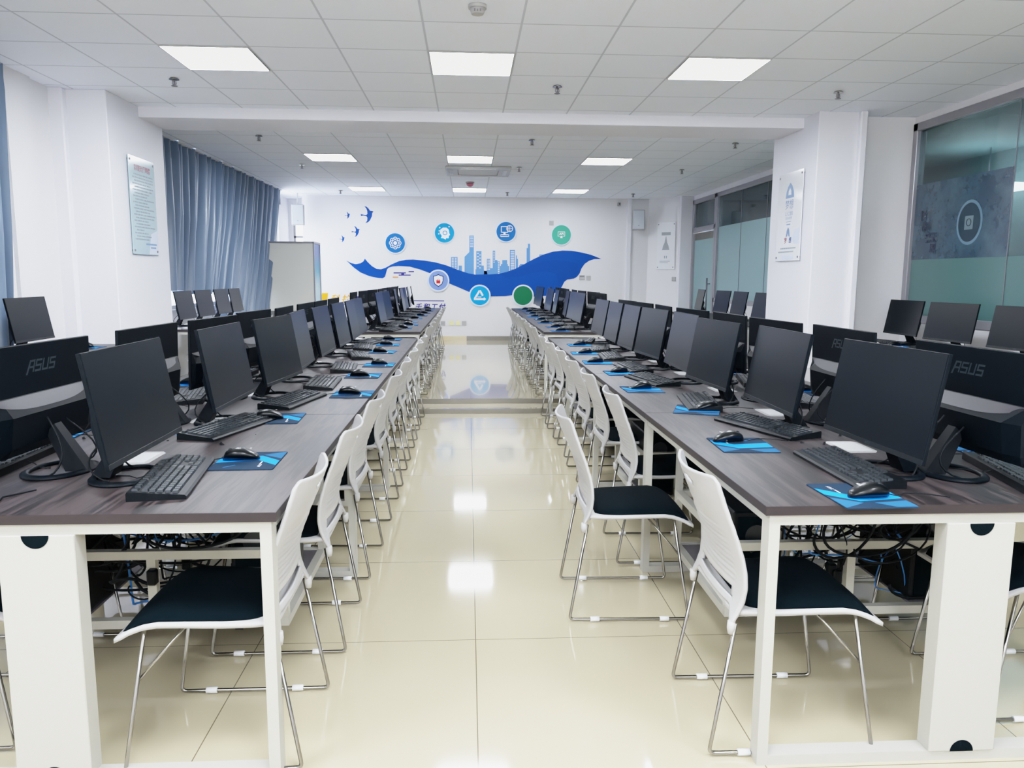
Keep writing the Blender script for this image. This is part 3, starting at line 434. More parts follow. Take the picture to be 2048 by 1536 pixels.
disc(5,.187,.213,'d6','bright cyan round badge with a white triangle arrow icon',[('triangle_icon','ico',tri)])
disc(6,.187,.213,'d7','plain dark green round badge, lowest right on the mural',None)
# little things on the back wall
def plate(x,z,m,label,name='wall_socket',w=.043,face=None):
    o=empty(name,(x,YW,z)); tag(o,label,'socket' if 'socket' in name else 'switch'); MB().box(-w,-.012,-w,w,0,w,bev=.004).build('cover_plate',M[m],o)
    q=MB(); 
    if face: [q.box(a-.006,-.0145,-.008,a+.006,-.011,.008) for a in (-.018,.018)]; q.build('socket_hole',M['dgrey'],o)
    else: q.box(-.02,-.0145,-.02,.02,-.011,.02); q.build('insert',M[m],o)
plate(MISC[0][0],.43,'white','white wall socket with two dark holes, leftmost by the aisle end','wall_socket',face=1)
plate(MISC[1][0],.43,'yel','pale yellow wall socket cover next to the two-hole socket')
plate(MISC[2][0],.43,'yel','pale yellow wall socket cover beside the plain white one')
plate(MISC[3][0],.43,'white','plain white wall socket, rightmost of the low row')
plate(MISC[5][0],MISC[5][1],'white','small white light switch right of the thermostat','light_switch')
plate(MISC[6][0],MISC[6][1],'white','small white blank plate high on the wall left of the green badge','blank_plate')
o=empty('thermostat',(MISC[4][0],YW,MISC[4][1])); tag(o,'white thermostat with dark display beside the ribbon tip','thermostat'); MB().box(-.055,-.02,-.045,.055,0,.045,bev=.005).build('housing',M['white'],o); MB().box(-.045,-.022,.01,.045,-.019,.036).build('display',M['dgrey'],o)
o=empty('security_camera',(2.95,YW-.05,2.76)); tag(o,'tiny white camera under the ceiling at the right of the mural wall','camera'); MB().box(-.03,-.03,-.03,.03,.05,.03,bev=.008).build('housing',M['white'],o); MB().cyl((0,-.036,0),.012,.008,14,axis='y').build('lens',M['black'],o)
# wall speakers
def speaker(loc,rz,label,pole):
    o=empty('wall_speaker',loc,rz); tag(o,label,'speaker'); MB().box(-.115,-.02,-.19,.115,.12,.19,bev=.012).build('cabinet',M['white'],o)
    MB().box(-.1,-.03,-.175,.1,-.018,.175,bev=.004).build('grille',mat('speaker_cloth','#b9c0c8',.8,noise=.1,nscale=300,bump=.2),o)
    MB().box(-.012,-.033,-.12,.012,-.029,-.105).build('badge',M['text'],o)
    q=MB()
    if pole: q.tube([(0,.05,.18),(0,.05,H-loc[2])],.012,8)
    else: q.box(-.03,.1,-.05,.03,YW-loc[1]-.02,.05)
    q.build('bracket',M['grey'],o)
speaker((-3.17,14.8,2.47),.12,'grey fronted loudspeaker hanging from the ceiling at the left window',True)
speaker((3.3,14.95,2.45),-.12,'white loudspeaker mounted on the back wall at the right',False)
# white display board with blue side poster
o=empty('display_board',(-2.97,13.48,ZP)); tag(o,'tall white display board with blue poster on its narrow side','board')
MB().box(-.375,-.275,.1,.375,-.262,1.79).build('white_sheet',M['board'],o)
q=MB(); 
for x in (-.39,.375): q.box(x,-.285,.02,x+.018,-.255,1.82,bev=.003); 
for x in (-.39,.375): q.box(x,.255,.02,x+.018,.285,1.82,bev=.003)
q.box(-.39,-.285,1.79,.39,-.255,1.82); q.box(-.39,.255,1.79,.39,.285,1.82); q.box(.375,-.285,1.79,.393,.285,1.82); q.box(-.39,-.285,1.79,-.375,.285,1.82); q.box(.375,-.285,.08,.393,.285,.11); q.build('aluminium_frame',M['wframeg'],o)
MB().box(.37,-.25,.11,.378,.25,1.79).build('side_poster',M['gposter'],o)
MB().box(-.37,.262,.1,.37,.27,1.79).build('rear_sheet',M['board'],o)
q=MB(); [q.box(x-.03,y-.03,0,x+.03,y+.03,.04,bev=.01) for x in (-.37,.37) for y in (-.26,.26)]; q.build('foot',M['black'],o)
# notice boards on the pillars
o=empty('rules_notice',(-3.01,7.425,1.965)); tag(o,'pale green glass rules notice with red heading on the left pillar','notice')
MB().box(.012,-.28,-.435,.02,.28,.435,bev=.002).build('glass_sheet',M['glassy'],o)
q=MB(); [q.cyl((0,y,z),.011,.026,14,axis='x') for y in (-.25,.25) for z in (-.4,.4)]; q.build('standoff_bolt',M['dgrey'],o)
text_mb('实训室安全管理制度',.05,bold=.001,fn=lambda x,y:(.0212,-x*-1 if False else x*.78,.335+y*1.2)).build('red_heading',M['tred'],o)
q=MB(); random.seed(3); z=.28
for i in range(22):
    L=random.choice((.44,.46,.3,.4,.14)); s0=-.22+(.04 if i%2==0 else 0)
    y=s0
    while y<s0+L and y<.23:
        w=random.uniform(.012,.03); q.box(.0202,y,z-.006,.0212,min(y+w,.235),z+.006); y+=w+.006
    z-=.0275
q.build('small_print',M['text'],o)
q=MB(); q.poly([(.0208,.06,-.43),(.0208,.275,-.43),(.0208,.275,-.2),(.0208,.12,-.24)]); q.build('blue_corner_picture',M['lblue'],o)
q=MB(); q.box(.0215,.0,-.345,.022,.24,-.33); q.box(.0215,.1,-.375,.022,.22,-.36); q.build('blue_footer',M['tblue'],o)
o=empty('dream_poster',(3.23,7.66,1.955)); tag(o,'white acrylic poster with blue rocket of Chinese lettering on the right pillar','poster')
MB().box(-.02,-.29,-.435,-.012,.29,.435,bev=.002).build('acrylic_sheet',M['acry'],o)
q=MB(); [q.cyl((-.026,y,z),.011,.026,14,axis='x') for y in (-.26,.26) for z in (-.4,.4)]; q.build('standoff_bolt',M['dgrey'],o)
X=-.0212
q=MB(); arc=[(X,-.1,.185),(X,-.085,.25),(X,-.05,.3),(X,0,.335),(X,.05,.3),(X,.085,.25),(X,.1,.185)]; q.poly(arc[::-1]); q.poly([(X,-.05,-.20),(X,-.03,-.13),(X,0,-.10),(X,.03,-.13),(X,.05,-.20),(X,.015,-.19),(X,0,-.16),(X,-.015,-.19)]); q.build('rocket_shape',M['tblue'],o)
q=MB(); q.poly([(X-.001,a,.235+b) for a,b in [(-.035,-.02),(.035,-.02),(.03,.02),(0,.05),(-.03,.02)]]); q.build('rocket_window',M['ico'],o)
fl=lambda k,zz:(lambda x,y:(X,-x*k,zz+y))
q=text_mb('梦想',.1,fn=fl(1,.115)); text_mb('让人工智能',.045,mb=q,fn=fl(.85,.03)); text_mb('改变未来世界',.03,mb=q,fn=fl(.9,-.015)); q.box(X,-.06,-.05,X+.0005,.06,-.045); q.box(X,-.045,-.08,X+.0005,.045,-.068); q.build('rocket_lettering',M['tblue'],o)
text_mb('梦',.065,bold=.001,fn=lambda x,y:(X,.05-x,-.235+y)).build('red_character',M['tred'],o)
text_mb('想',.065,bold=.001,fn=lambda x,y:(X,-.06-x,-.235+y)).build('navy_character',M['bird'],o)
for k,(a,b,z) in enumerate(((-.2,.17,-.31),(-.15,.2,-.345))):
    y=a; q=MB()
    while y<b: q.box(X,y,z-.007,X+.0005,y+.018,z+.007); y+=.025
    q.build('print_line',M['text'],o)
q=MB(); q.poly([(X+.0006,-.27,-.28),(X+.0006,-.27,-.12),(X+.0006,-.15,-.13),(X+.0006,-.1,-.2),(X+.0006,-.14,-.27)]); q.box(X,-.15,-.42,X+.0004,.12,-.38); q.build('pale_blue_picture',M['lblue'],o)
dx,dy=4.05-3.55,14.7-15.2; ang=math.atan2(dy,dx)
o=empty('tower_poster',(3.85,14.9,1.955),ang); tag(o,'narrow white poster with a grey tower picture on the end wall','poster')
MB().box(-.2,-.03,-.45,.2,-.02,.45,bev=.002).build('acrylic_sheet',M['acry'],o)
q=MB(); [q.cyl((x,-.034,z),.011,.03,12,axis='y') for x in (-.17,.17) for z in (-.41,.41)]; q.build('standoff_bolt',M['dgrey'],o)
q=MB(); Yp=-.0312; q.poly([(-.1,Yp,.2),(.1,Yp,.2),(.1,Yp,.26),(-.1,Yp,.26)]); q.poly([(-.08,Yp,-.08),(.08,Yp,-.08),(.06,Yp,0),(.03,Yp,.06),(.005,Yp,.18),(-.005,Yp,.18),(-.03,Yp,.06),(-.06,Yp,0)]); q.build('tower_picture',mat('grey_picture','#8d9297',.5,noise=.1,nscale=30),o)
q=MB(); q.box(-.03,Yp,-.24,-.01,Yp+.0008,-.19); q.box(.01,Yp,-.24,.03,Yp+.0008,-.19); q.box(-.13,Yp,-.3,.1,Yp+.0008,-.29); q.box(-.13,Yp,-.33,.06,Yp+.0008,-.32); q.build('small_print',M['text'],o)
o=empty('light_switch',(3.98,14.765,1.32),ang); tag(o,'small white switch low right of the tower poster','switch'); MB().box(-.04,-.02,-.04,.04,0,.04,bev=.004).build('cover_plate',M['white'],o)
# ------------------------------------------------------------------ curtains
def curtain(name,label,x,y0,y1t,y1b,zt,zb,pleats,seed,cols=320,rowsn=26):
    random.seed(seed); ph=[random.uniform(0,6.28) for _ in range(8)]; V=[];F=[]
    root=empty(name,(x,y0,0)); tag(root,label,'curtain')
    for j in range(rowsn+1):
        t=j/rowsn
        for i in range(cols+1):
            u=i/cols; bot=zb(u); z=zt+(bot-zt)*t
            y=(y1t-y0)*u*(1-t)+(y1b-y0)*u*t
            amp=.035+.045*min(1,t*2)
            k=u*pleats*2*PI
            dxx=amp*(math.sin(k+.8*math.sin(u*23+ph[0])+t*.7*math.sin(u*11+ph[1]))) +.018*t*math.sin(k*.5+ph[2]+t*2)+.016*math.sin(k*2.1+ph[3])*t+.022*math.sin(u*pleats*.37*2*PI+ph[6]+t)
            dyy=.035*math.sin(k*.5+ph[4]+t*3)*t+.02*math.cos(k+ph[5])*t
            if j<=1: dxx*=.8
            V.append((dxx+.0,y+dyy,z))
    n=cols+1
    for j in range(rowsn):
        for i in range(cols): F.append((j*n+i,j*n+i+1,(j+1)*n+i+1,(j+1)*n+i))
    MB().add(V,F,0,True).build('fabric',M['curtain'],root)
    q=MB(); q.box(-.02,0,2.855,.02,y1t-y0,2.869); q.build('rail',M['grey'],root)
    return root
def zb1(u):
    if u<.1: return 1.2
    if u<.66: return 1.17-.12*(u-.1)+.03*math.sin(u*40)
    if u<.72: return 1.08-(u-.66)/.06*.8
    return .28
curtain('window_curtain','long blue grey pleated curtain behind the left pillar, over the rear window',-3.36,8.05,14.35,12.6,2.862,zb1,32,4,cols=560)
curtain('window_curtain','blue grey curtain at the left photo edge, before the wall nib',-3.405,2.6,6.04,5.75,2.862,lambda u:.35,20,9,cols=300)
# ------------------------------------------------------------------ tables
def frame_loop(m,cx,hw,y,h,low=True):
    # rectangular tube loop across the table at depth y..y+.05
    for sx in (-1,1):
        xo=cx+sx*hw; m.box(xo,y,.03,xo-sx*.03,y+.05,h-.03)
    m.box(cx-hw,y,h-.03,cx+hw,y+.05,h)
    if low: m.box(cx-hw,y,0,cx+hw,y+.05,.03)
def table(loc,w,L,h,label,group,pillar=True,end=False,shelf=True,cat='desk'):
    r=empty('computer_desk',loc); tag(r,label,cat,group); hw=w/2
    MB().box(-hw+.0015,0.0025,h-.025,hw-.0015,L-.0025,h).build('tabletop',M['wood'],r)
    q=MB(); q.box(-hw,.001,h-.0249,hw,.0025,h-.0004); q.box(-hw,L-.0025,h-.0249,hw,L-.001,h-.0004); q.box(-hw,.0025,h-.0249,-hw+.0015,L-.0025,h-.0004); q.box(hw-.0015,.0025,h-.0249,hw,L-.0025,h-.0004); q.build('edge_band',M['band'],r)
    hh=h-.025; q=MB(); frame_loop(q,0,hw-.015,.012,hh); q.build('leg_frame',M['wframe'],r)
    if end: q=MB(); frame_loop(q,0,hw-.015,L-.06,hh); q.build('leg_frame',M['wframe'],r)
    q=MB(); 
    for sx in (-1,1): q.box(sx*(hw-.015),.062,hh-.03,sx*(hw-.045),L-.062 if end else L,hh)
    q.box(-.02,.065,hh-.03,.02,L-.065,hh); q.build('long_rail',M['wframe'],r)
    if pillar:
        q=MB(); q.box(-.095,.006,.03,.095,.064,hh-.03,bev=.002); q.build('cable_duct',M['wframe'],r)
        for z0,a0,a1 in ((hh-.03,PI,2*PI),(.03,0,PI)):
            q=MB(); pts=[(math.cos(a0+(a1-a0)*i/16)*.034,.0052,z0+math.sin(a0+(a1-a0)*i/16)*.034) for i in range(17)]; q.prism(pts[::-1],(0,-.0005,0)); q.build('duct_opening',M['pad'],r)
    if shelf:
        q=MB(); y0,y1=.67,L-.03
        for z in (.13,.378):
            q.box(-.46,y0,z,.46,y0+.03,z+.03); q.box(-.46,y1-.03,z,.46,y1,z+.03)
            for x in (-.46,.43): q.box(x,y0+.03,z,x+.03,y1-.03,z+.03)
        q.box(-.015,y0+.001,.16,.015,y0+.029,.378)
        for x in (-.46,.43): q.box(x+.001,y1-.029,.408,x+.029,y1-.001,hh); q.box(x+.001,y0+.001,.16,x+.029,y0+.029,.378); q.box(x+.001,y1-.029,.16,x+.029,y1-.001,.378)
        q.build('computer_shelf',M['wframe'],r)
        [MB().box(a,y0+.032,.15,b,y1-.032,.158).build('shelf_board',M['dgrey'],r) for a,b in ((-.428,-.25),(.25,.428))]
    return r
LC,RC=-1.09,1.385; D0=1.9141; MOD=1.41; TW=1.2
tables=[]
for cx,side in ((LC,'left'),(RC,'right')):
    for k in range(4):
        L=MOD if k<3 else 1.32
        table((cx,D0+MOD*k,0),TW,L,.75,f'wide grey oak desk with white frame, {ORD[k]} from the front in the {side} bank','double sided desks on the lower floor',pillar=(k==0 or True),end=(k==3))
    for k in range(4):
        L=1.5
        table((cx,7.92+L*k,ZP),TW,L,.69,f'wide grey oak desk on the raised floor, {ORD[k]} past the step, {side} bank','double sided desks on the raised floor',end=(k==3),shelf=(k<2))
rt=[('left row',-3.07,3.2,0,.785,2,1.6),('left row',-3.07,8.35,ZP,.68,3,1.5),('right row',3.9,2.9,0,.76,3,1.38),('right row',3.72,8.5,ZP,.68,3,1.5)]
for nm,cx,y,z,h,n,L in rt:
    for k in range(n):
        table((cx,y+L*k,z),.56,L,h,f'narrow grey desk by the {"window wall" if "left" in nm else "glazed wall"}, {ORD[k]} on the {"lower" if z==0 else "raised"} floor','narrow wall side desks',pillar=False,end=(k==n-1),shelf=False)
# ------------------------------------------------------------------ chair
def make_chair():
    r=empty('stacking_chair',(0,0,0))
    prof=[(.375,.052),(.40,.060),(.43,.074),(.46,.084),(.50,.088),(.54,.086),(.58,.078),(.62,.066),(.66,.052),(.70,.037),(.74,.023),(.78,.010),(.805,.002)]
    def px(z):
        for (a,b),(c,d) in zip(prof,prof[1:]):
            if a<=z<=c: t=(z-a)/(c-a); t=t*t*(3-2*t)*.3+t*.7; return b+(d-b)*t
        return prof[0][1] if z<prof[0][0] else prof[-1][1]
    nc,nr=30,74; V=[];F=[]
    def halfw(z):
        if z<.5: return .198+.014*(z-.375)/.125
        return .212-.026*((max(0,z-.5))/.305)**1.3
    for j in range(nr+1):
        for i in range(nc+1):
            u=-1+2*i/nc
            zb=.43-.055*max(0,(abs(u)-.72)/.28)**1.2 - .0
            ztp=.80+.012*(abs(u)**2)-(.03 if False else 0)-.022*max(0,(abs(u)-.88)/.12)**2
            t=j/nr; z=zb+(ztp-zb)*t
            y=halfw(z)*u
            x=px(min(z,.805)); 
            x+= .045*(u*u-1)*(.35+.65*t)-.002
            if .495<z<.67 and abs(u)<.82:
                e=min(1,(z-.495)/.02,(.67-z)/.02)*min(1,(.82-abs(u))/.2); x+=.0028*e*math.sin((z-.495)/.0175*2*PI)
            V.append((x,y,z))
    n=nc+1
    for j in range(nr):
        for i in range(nc):
            k=[j*n+i,j*n+i+1,(j+1)*n+i+1,(j+1)*n+i]; cy=sum(V[a][1] for a in k)/4; cz=sum(V[a][2] for a in k)/4
            if abs(cy)<.145 and .452<cz<.452+.03*(1-.0*abs(cy)): continue
            if (cy/.045)**2+((cz-.762)/.014)**2<1: continue
            F.append(tuple(k))
    o=MB().add(V,F,0,True).build('backrest',M['white'],r); md=o.modifiers.new('s','SOLIDIFY'); md.thickness=.008; md.offset=0; bake(o); o.data.polygons.foreach_set('use_smooth',[True]*len(o.data.polygons))
    # seat shell and pad: section profile along x
    sp=[(.075,.432),(.12,.428),(.2,.428),(.3,.432),(.37,.434),(.41,.428),(.445,.414),(.475,.396)]
    def slab(w0,w1,th,lift,x0,x1,bulge,name,m,nx=22,ny=12,rnd=.0):
        def pz(x):
            for (a,b),(c,d) in zip(sp,sp[1:]):
                if a<=x<=c: return b+(d-b)*(x-a)/(c-a)
            return sp[-1][1]
        rings=[]
        for i in range(nx+1):
            t=i/nx; x=x0+(x1-x0)*t; w=(w0+(w1-w0)*t)/2
            e=1-(abs(2*t-1))**8*(rnd)
            w*=e; z=pz(min(max(x,.075),.475))+lift
            th2=th*(1-.85*abs(2*t-1)**6 if rnd else 1)
            ring=[]
            for k in range(ny+1): u=-1+2*k/ny; ring.append((x,u*w,z+th2*(1-(abs(u)**6)*.7*(1 if rnd else 0))+bulge*(1-u*u)))
            for k in range(ny,-1,-1): u=-1+2*k/ny; ring.append((x,u*w,z))
            rings.append(ring)
        q=MB(); q.loft(rings,0,True); return q.build(name,m,r)
    smooth_fix(slab(.40,.415,.012,-.012,.075,.48,0,'seat_shell',M['white']))
    smooth_fix(slab(.36,.395,.022,.0,.10,.472,.006,'seat_pad',M['pad'],rnd=.12))
    def arcpath(P,rad,n=5):
        out=[P[0]]
        for a,b,c in zip(P,P[1:],P[2:]):
            a,b,c=Vector(a),Vector(b),Vector(c); d1=(a-b).normalized(); d2=(c-b).normalized(); s,e=b+d1*rad,b+d2*rad
            for i in range(n+1): t=i/n; out.append(tuple(s*(1-t)**2+b*2*t*(1-t)+e*t*t))
        out.append(P[-1]); return out
    for s in (-1,1):
        q=MB(); q.tube(arcpath([(.068,s*.192,.392),(.002,s*.208,.012),(.474,s*.208,.012),(.405,s*.19,.425)],.018),.0058,8)
        q.tube([(.43,s*.197,.27),(.30,s*.12,.418)],.0042,8)
        lg=q.build('sled_leg',M['chrome'],r)
        for x in (.085,.36):
            g=MB(); g.tube([(x,s*.208,.0125),(x+.035,s*.208,.0125)],.0095,10); g.build('glide',M['clear'],lg)
        q=MB(); q.loft([[(.055+a*k,s*.192+b*k,z) for a,b in [(math.cos(2*PI*i/12)*.016,math.sin(2*PI*i/12)*.013) for i in range(12)]] for z,k in ((.362,.55),(.38,.75),(.40,.7))],0,True); q.build('leg_socket',M['white'],r)
    q=MB(); q.box(.06,-.19,.405,.085,.19,.43,bev=.008); q.box(.1,-.17,.405,.14,.17,.418,bev=.003); q.build('rear_crossbar',M['white'],r)
    return r
chair0=make_chair(); used=[False]
def chair(x,y,rz,label,group,z=0,sz=1):
    c=chair0 if not used[0] else copy_tree(chair0); used[0]=True
    c.location=(x,y,z); c.rotation_euler=(0,0,rz); c.scale=(1,1,sz); return tag(c,label,'chair',group)
LY=[2.17,2.83,3.5,4.32,5.02,5.72,6.42,7.05]; LXc=[-.455,-.44,-.43,-.42,-.42,-.42,-.42,-.42]
for k,(y,x) in enumerate(zip(LY,LXc)):
    chair(x,y,PI+random.uniform(-.03,.03),f'white backed chair at the left aisle desks, {ORD[k]} from the front','chairs along the left side of the aisle')
RY=[2.18,3.05,3.64,4.38,5.08,5.78,6.45,7.08]; RX=[.68,.40,.70,.70,.70,.71,.70,.70]
for k,(y,x) in enumerate(zip(RY,RX)):
    chair(x,y,random.uniform(-.03,.03) if k!=1 else -.03,('white backed chair with black seat pulled out into the aisle on the right' if k==1 else f'white backed chair tucked at the right aisle desks, {ORD[k]} from the front'),'chairs along the right side of the aisle')
for k in range(8):
    y=8.3+.74*k
    chair(-.43+random.uniform(-.01,.01),y,PI+random.uniform(-.03,.03),f'white backed raised floor chair left of the aisle, {ORD[k]} past the step','raised floor chairs left of the aisle',ZP,.9)
    chair(.72+random.uniform(-.01,.01),y,random.uniform(-.03,.03),f'white backed raised floor chair right of the aisle, {ORD[k]} past the step','raised floor chairs right of the aisle',ZP,.9)
for k,y in enumerate((2.3,3.0,3.7,4.45,5.1,5.8,6.5)):
    chair(-1.76,y,0,f'white backed chair on the window side of the left bank, {ORD[k]} from the front','chairs on the window side of the left bank')
    chair(2.06,y,PI,f'white backed chair on the glass side of the right bank, {ORD[k]} from the front','chairs on the glass side of the right bank')
for k,y in enumerate((4.1,5.52,6.05)): chair(-2.66 if k else -2.7,y,PI,f'white backed chair facing the narrow window desk, {ORD[k]} from the front','chairs at the window wall desks')
for k,y in enumerate((5.0,5.8,6.5)): chair(3.5,y,0,f'white backed chair facing the narrow glass wall desk, {ORD[k]} from the front','chairs at the glass wall desks')
for k,y in enumerate((8.9,9.7,10.5)): chair(-2.68,y,PI,f'white backed chair at the raised floor window desks, {ORD[k]} from the step','chairs at the raised window desks',ZP,.9)
# ------------------------------------------------------------------ monitor
def make_monitor(tilt):
    r=empty('monitor',(0,0,0)); b,t,hw=.078,.394,.268; head=[]
    q=MB(); q.box(-.012,-hw,b,0,hw,t,bev=.0015)
    # thicker lower housing behind
    secs=[]
    for z,d,w in ((b+.004,.012,.26),(b+.03,.026,.262),(b+.12,.036,.264),(b+.17,.0005,.266)):
        secs.append([(-.011,-w,z),(-.011,w,z),(-.012-d*.45,w*.95,z),(-.012-d,w*.75,z),(-.012-d,-w*.75,z),(-.012-d*.45,-w*.95,z)])
    q.loft(secs,0,False); head.append(q.build('casing',M['shell'],r))
    head.append(MB().box(0,-hw+.003,b+.016,.0012,hw-.003,t-.003).build('screen',M['screen'],r))
    q=MB(); q.box(0,-hw+.001,b+.001,.0018,hw-.001,b+.0155,bev=.0005); head.append(q.build('chin_bezel',M['bezel'],r))
    q=text_mb('ASUS',.012,.2,bold=.0004,fn=lambda x,y:(.0022,x,b+.008+y)); head.append(q.build('front_logo',M['logo'],r))
    # light caught on the ledge, painted as a grey stripe on the back
    P1=[];P2=[]
    n=20
    V=[];F=[]
    def bx(y,z):
        d=.036*(b+.17-z)/.05; a=abs(y)/.264
        g=1 if a<.75 else (1-(a-.75)/.2*.55 if a<.95 else .45*(1-(a-.95)/.05))
        return -.0135-max(0,d*max(0,g))
    for i in range(n+1):
        u=-1+2*i/n; y=u*.26
        for k in range(4):
            zt_=b+.168; zb_=b+.132+.034*abs(u)**3; z=zt_+(zb_-zt_)*k/3; V.append((bx(y,z),y,z))
    for i in range(n):
        for k in range(3): F.append((4*i+k,4*i+k+1,4*i+k+5,4*i+k+4))
    head.append(MB().add(V,F,0,True).build('back_stripe',M['stripe'],r))
    q=MB()
    def bar(x0,z0,x1,z1):
        f=lambda x,z:(-.0128,-(x+.35*z-.07),b+.232+z)
        q.add([f(x0,z0),f(x1,z0),f(x1,z1),f(x0,z1)],[(0,1,2,3)])
    w_=.006; Hh=.036
    bar(-.012,0,-.004,.0); q.add([(-.0128,-(x-.07),b+.232+z) for x,z in ((-.008,-.006),(.0,-.006),(.0235,Hh),(.0155,Hh))],[(0,1,2,3)])
    bar(.004,Hh-w_,.03,Hh); bar(.024,0,.03,Hh-w_); bar(.004,.012,.024,.018)
    for ox in (.034,.104): bar(ox,Hh-w_,ox+.03,Hh); bar(ox,.5*Hh-w_/2,ox+.006,Hh-w_); bar(ox+.006,.5*Hh-w_/2,ox+.03,.5*Hh+w_/2); bar(ox+.024,w_,ox+.03,.5*Hh-w_/2); bar(ox,0,ox+.03,w_)
    bar(.069,w_,.075,Hh); bar(.093,w_,.099,Hh); bar(.069,0,.099,w_); head.append(q.build('back_logo',M['logo'],r))
    R_=Matrix.Translation((-.03,0,.2))@Matrix.Rotation(-tilt,4,'Y')@Matrix.Translation((.03,0,-.2))
    for o in head: o.data.transform(R_)
    # slanted wedge neck
    q=MB(); q.loft([[(-.146,-.024,.006),(-.085,-.036,.006),(-.085,.036,.006),(-.146,.024,.006)],[(-.052,-.018,.15),(-.03,-.026,.125),(-.03,.026,.125),(-.052,.018,.15)]]); q.build('neck',M['shell'],r)
    # open ring base
    q=MB(); V=[];F=[]; n=36
    for i in range(n):
        a=2*PI*i/n; c,s=math.cos(a),math.sin(a)
        for rr,z in ((1.0,0),(1.0,.006),(.86,.012),(.66,.011),(.66,0)):
            V.append((-.05+c*.1*(rr if rr>.8 else .78),s*.125*(rr if rr>.8 else .8),z))
    for i in range(n):
        j=(i+1)%n
        for k in range(5): F.append((i*5+k,j*5+k,j*5+(k+1)%5,i*5+(k+1)%5))
    smooth_fix(q.add(V,F,0,True).build('ring_base',M['shell'],r))
    # cables drooping from the back
    for yy,dz in ((-.05,.0),(.045,.02)):
        q=MB(); pts=[]
        for i in range(9):
            t=i/8; pts.append((-.048-.07*math.sin(PI*t)*(1 if yy<0 else .6)-.02*t,yy+(.05 if yy>0 else -.03)*t,(.15+dz)*(1-t)**1.4+.006))
        q.tube(pts,.0028,6); q.build('cable',M['cable'],r)
    return r
mon0={True:make_monitor(math.radians(10)),False:make_monitor(math.radians(2))}; mused=set()
def monitor(x,y,z,facing,yaw,label,group,tilt=0.0):
    # x,y : position of the screen plane; facing +1 screen looks to +X, -1 to -X
    tl=group.startswith('aisle side') or 'wall desks' in group or 'rear curtain' in group or 'pillar' in group
    c=mon0[tl] if tl not in mused else copy_tree(mon0[tl]); mused.add(tl)
    if group.startswith('aisle side'): x+=.035*facing
    c.location=(x,y,z); c.rotation_euler=(0,0,(0 if facing>0 else PI)+yaw); return tag(c,label,'monitor',group)
ZT=.75
ML=[(-1.0,2.285,.013),(-1.0,3.155,.0),(-.955,3.82,-.09),(-.975,4.45,.06),(-.98,5.155,0),(-.975,5.82,0),(-.985,6.47,.03),(-1.0,7.02,0)]
MR=[(1.294,2.268,.05),(1.256,2.99,-.02),(1.2,3.63,.06),(1.245,4.33,-.02),(1.225,4.98,.08),(1.2,5.56,0),(1.21,6.22,0),(1.222,6.93,.03)]
BL=[(-1.30,2.37,-.05),(-1.285,3.137,-.03),(-1.235,3.78,-.1),(-1.24,4.5,-.08),(-1.21,5.1,.03),(-1.22,5.8,0),(-1.22,6.4,0),(-1.235,7.1,0)]
BR=[(1.54,2.24,.03),(1.56,3.09,-.01),(1.51,3.68,.08),(1.505,4.32,.01),(1.47,4.94,.1),(1.445,5.58,-.04),(1.44,6.2,.05),(1.43,6.8,.08)]
for k,(x,y,a) in enumerate(ML): monitor(x,y,ZT,1,a,f'black monitor with screen toward the aisle, {ORD[k]} from the front, left desks','aisle side monitors on the left desks')
for k,(x,y,a) in enumerate(MR): monitor(x,y,ZT,-1,a,f'black monitor with screen toward the aisle, {ORD[k]} from the front, right desks','aisle side monitors on the right desks')
for k,(x,y,a) in enumerate(BL): monitor(x,y,ZT,-1,a,f'black monitor showing its striped back, {ORD[k]} from the front on the left desks','back turned monitors on the left desks')
for k,(x,y,a) in enumerate(BR): monitor(x,y,ZT,1,a,f'black monitor showing its striped back, {ORD[k]} from the front on the right desks','back turned monitors on the right desks')
ZP2=ZP+.69
PLY=[8.2,8.75,9.3,10.2,10.9,11.6,12.4,13.3]; PRY=[8.35,8.95,9.7,10.4,11.2,12.0,12.8,13.5]
for k in range(8):
    monitor(-.97+random.uniform(-.03,.03),PLY[k],ZP2,1,random.uniform(-.1,.1),f'black raised floor monitor facing the aisle, {ORD[k]} past the step, left bank','aisle side monitors on the raised left bank')
    monitor(1.24+random.uniform(-.03,.03),PRY[k],ZP2,-1,random.uniform(-.1,.1),f'black raised floor monitor facing the aisle, {ORD[k]} past the step, right bank','aisle side monitors on the raised right bank')
    monitor(-1.22+random.uniform(-.02,.02),8.35+.74*k,ZP2,-1,random.uniform(-.1,.1),f'black monitor turned to the windows on the raised floor, {ORD[k]} past the step','window side monitors on the raised left bank')
    monitor(1.47+random.uniform(-.02,.02),8.3+.74*k,ZP2,1,random.uniform(-.1,.1),f'black monitor turned to the glass wall on the raised floor, {ORD[k]} past the step','glass side monitors on the raised right bank')
wl=[(-3.18,4.75,.785,0),(-3.14,5.72,.785,.03)]
for k,(x,y,z,a) in enumerate(wl): monitor(x,y,z,1,a,f'black monitor on the window wall desk, {["cut by the left photo edge","alone before the white wall nib"][k]}','monitors on the window wall desks')
for k,y in enumerate((8.87,9.52,10.2,10.78)): monitor(-3.17,y,ZP+.68,1,(0,-.02,.0,.03)[k],f'black monitor before the rear curtain, {ORD[k]} from the left pillar','monitors before the rear curtain')
for k,(x,y,a) in enumerate(((3.93,6.75,.0),(3.9,6.02,.12),(3.92,5.25,.1),(3.93,4.6,0))): monitor(x,y,.76,-1,a,f'black monitor on the glass wall desk, {ORD[k]} one nearer than the right pillar','monitors on the glass wall desks')
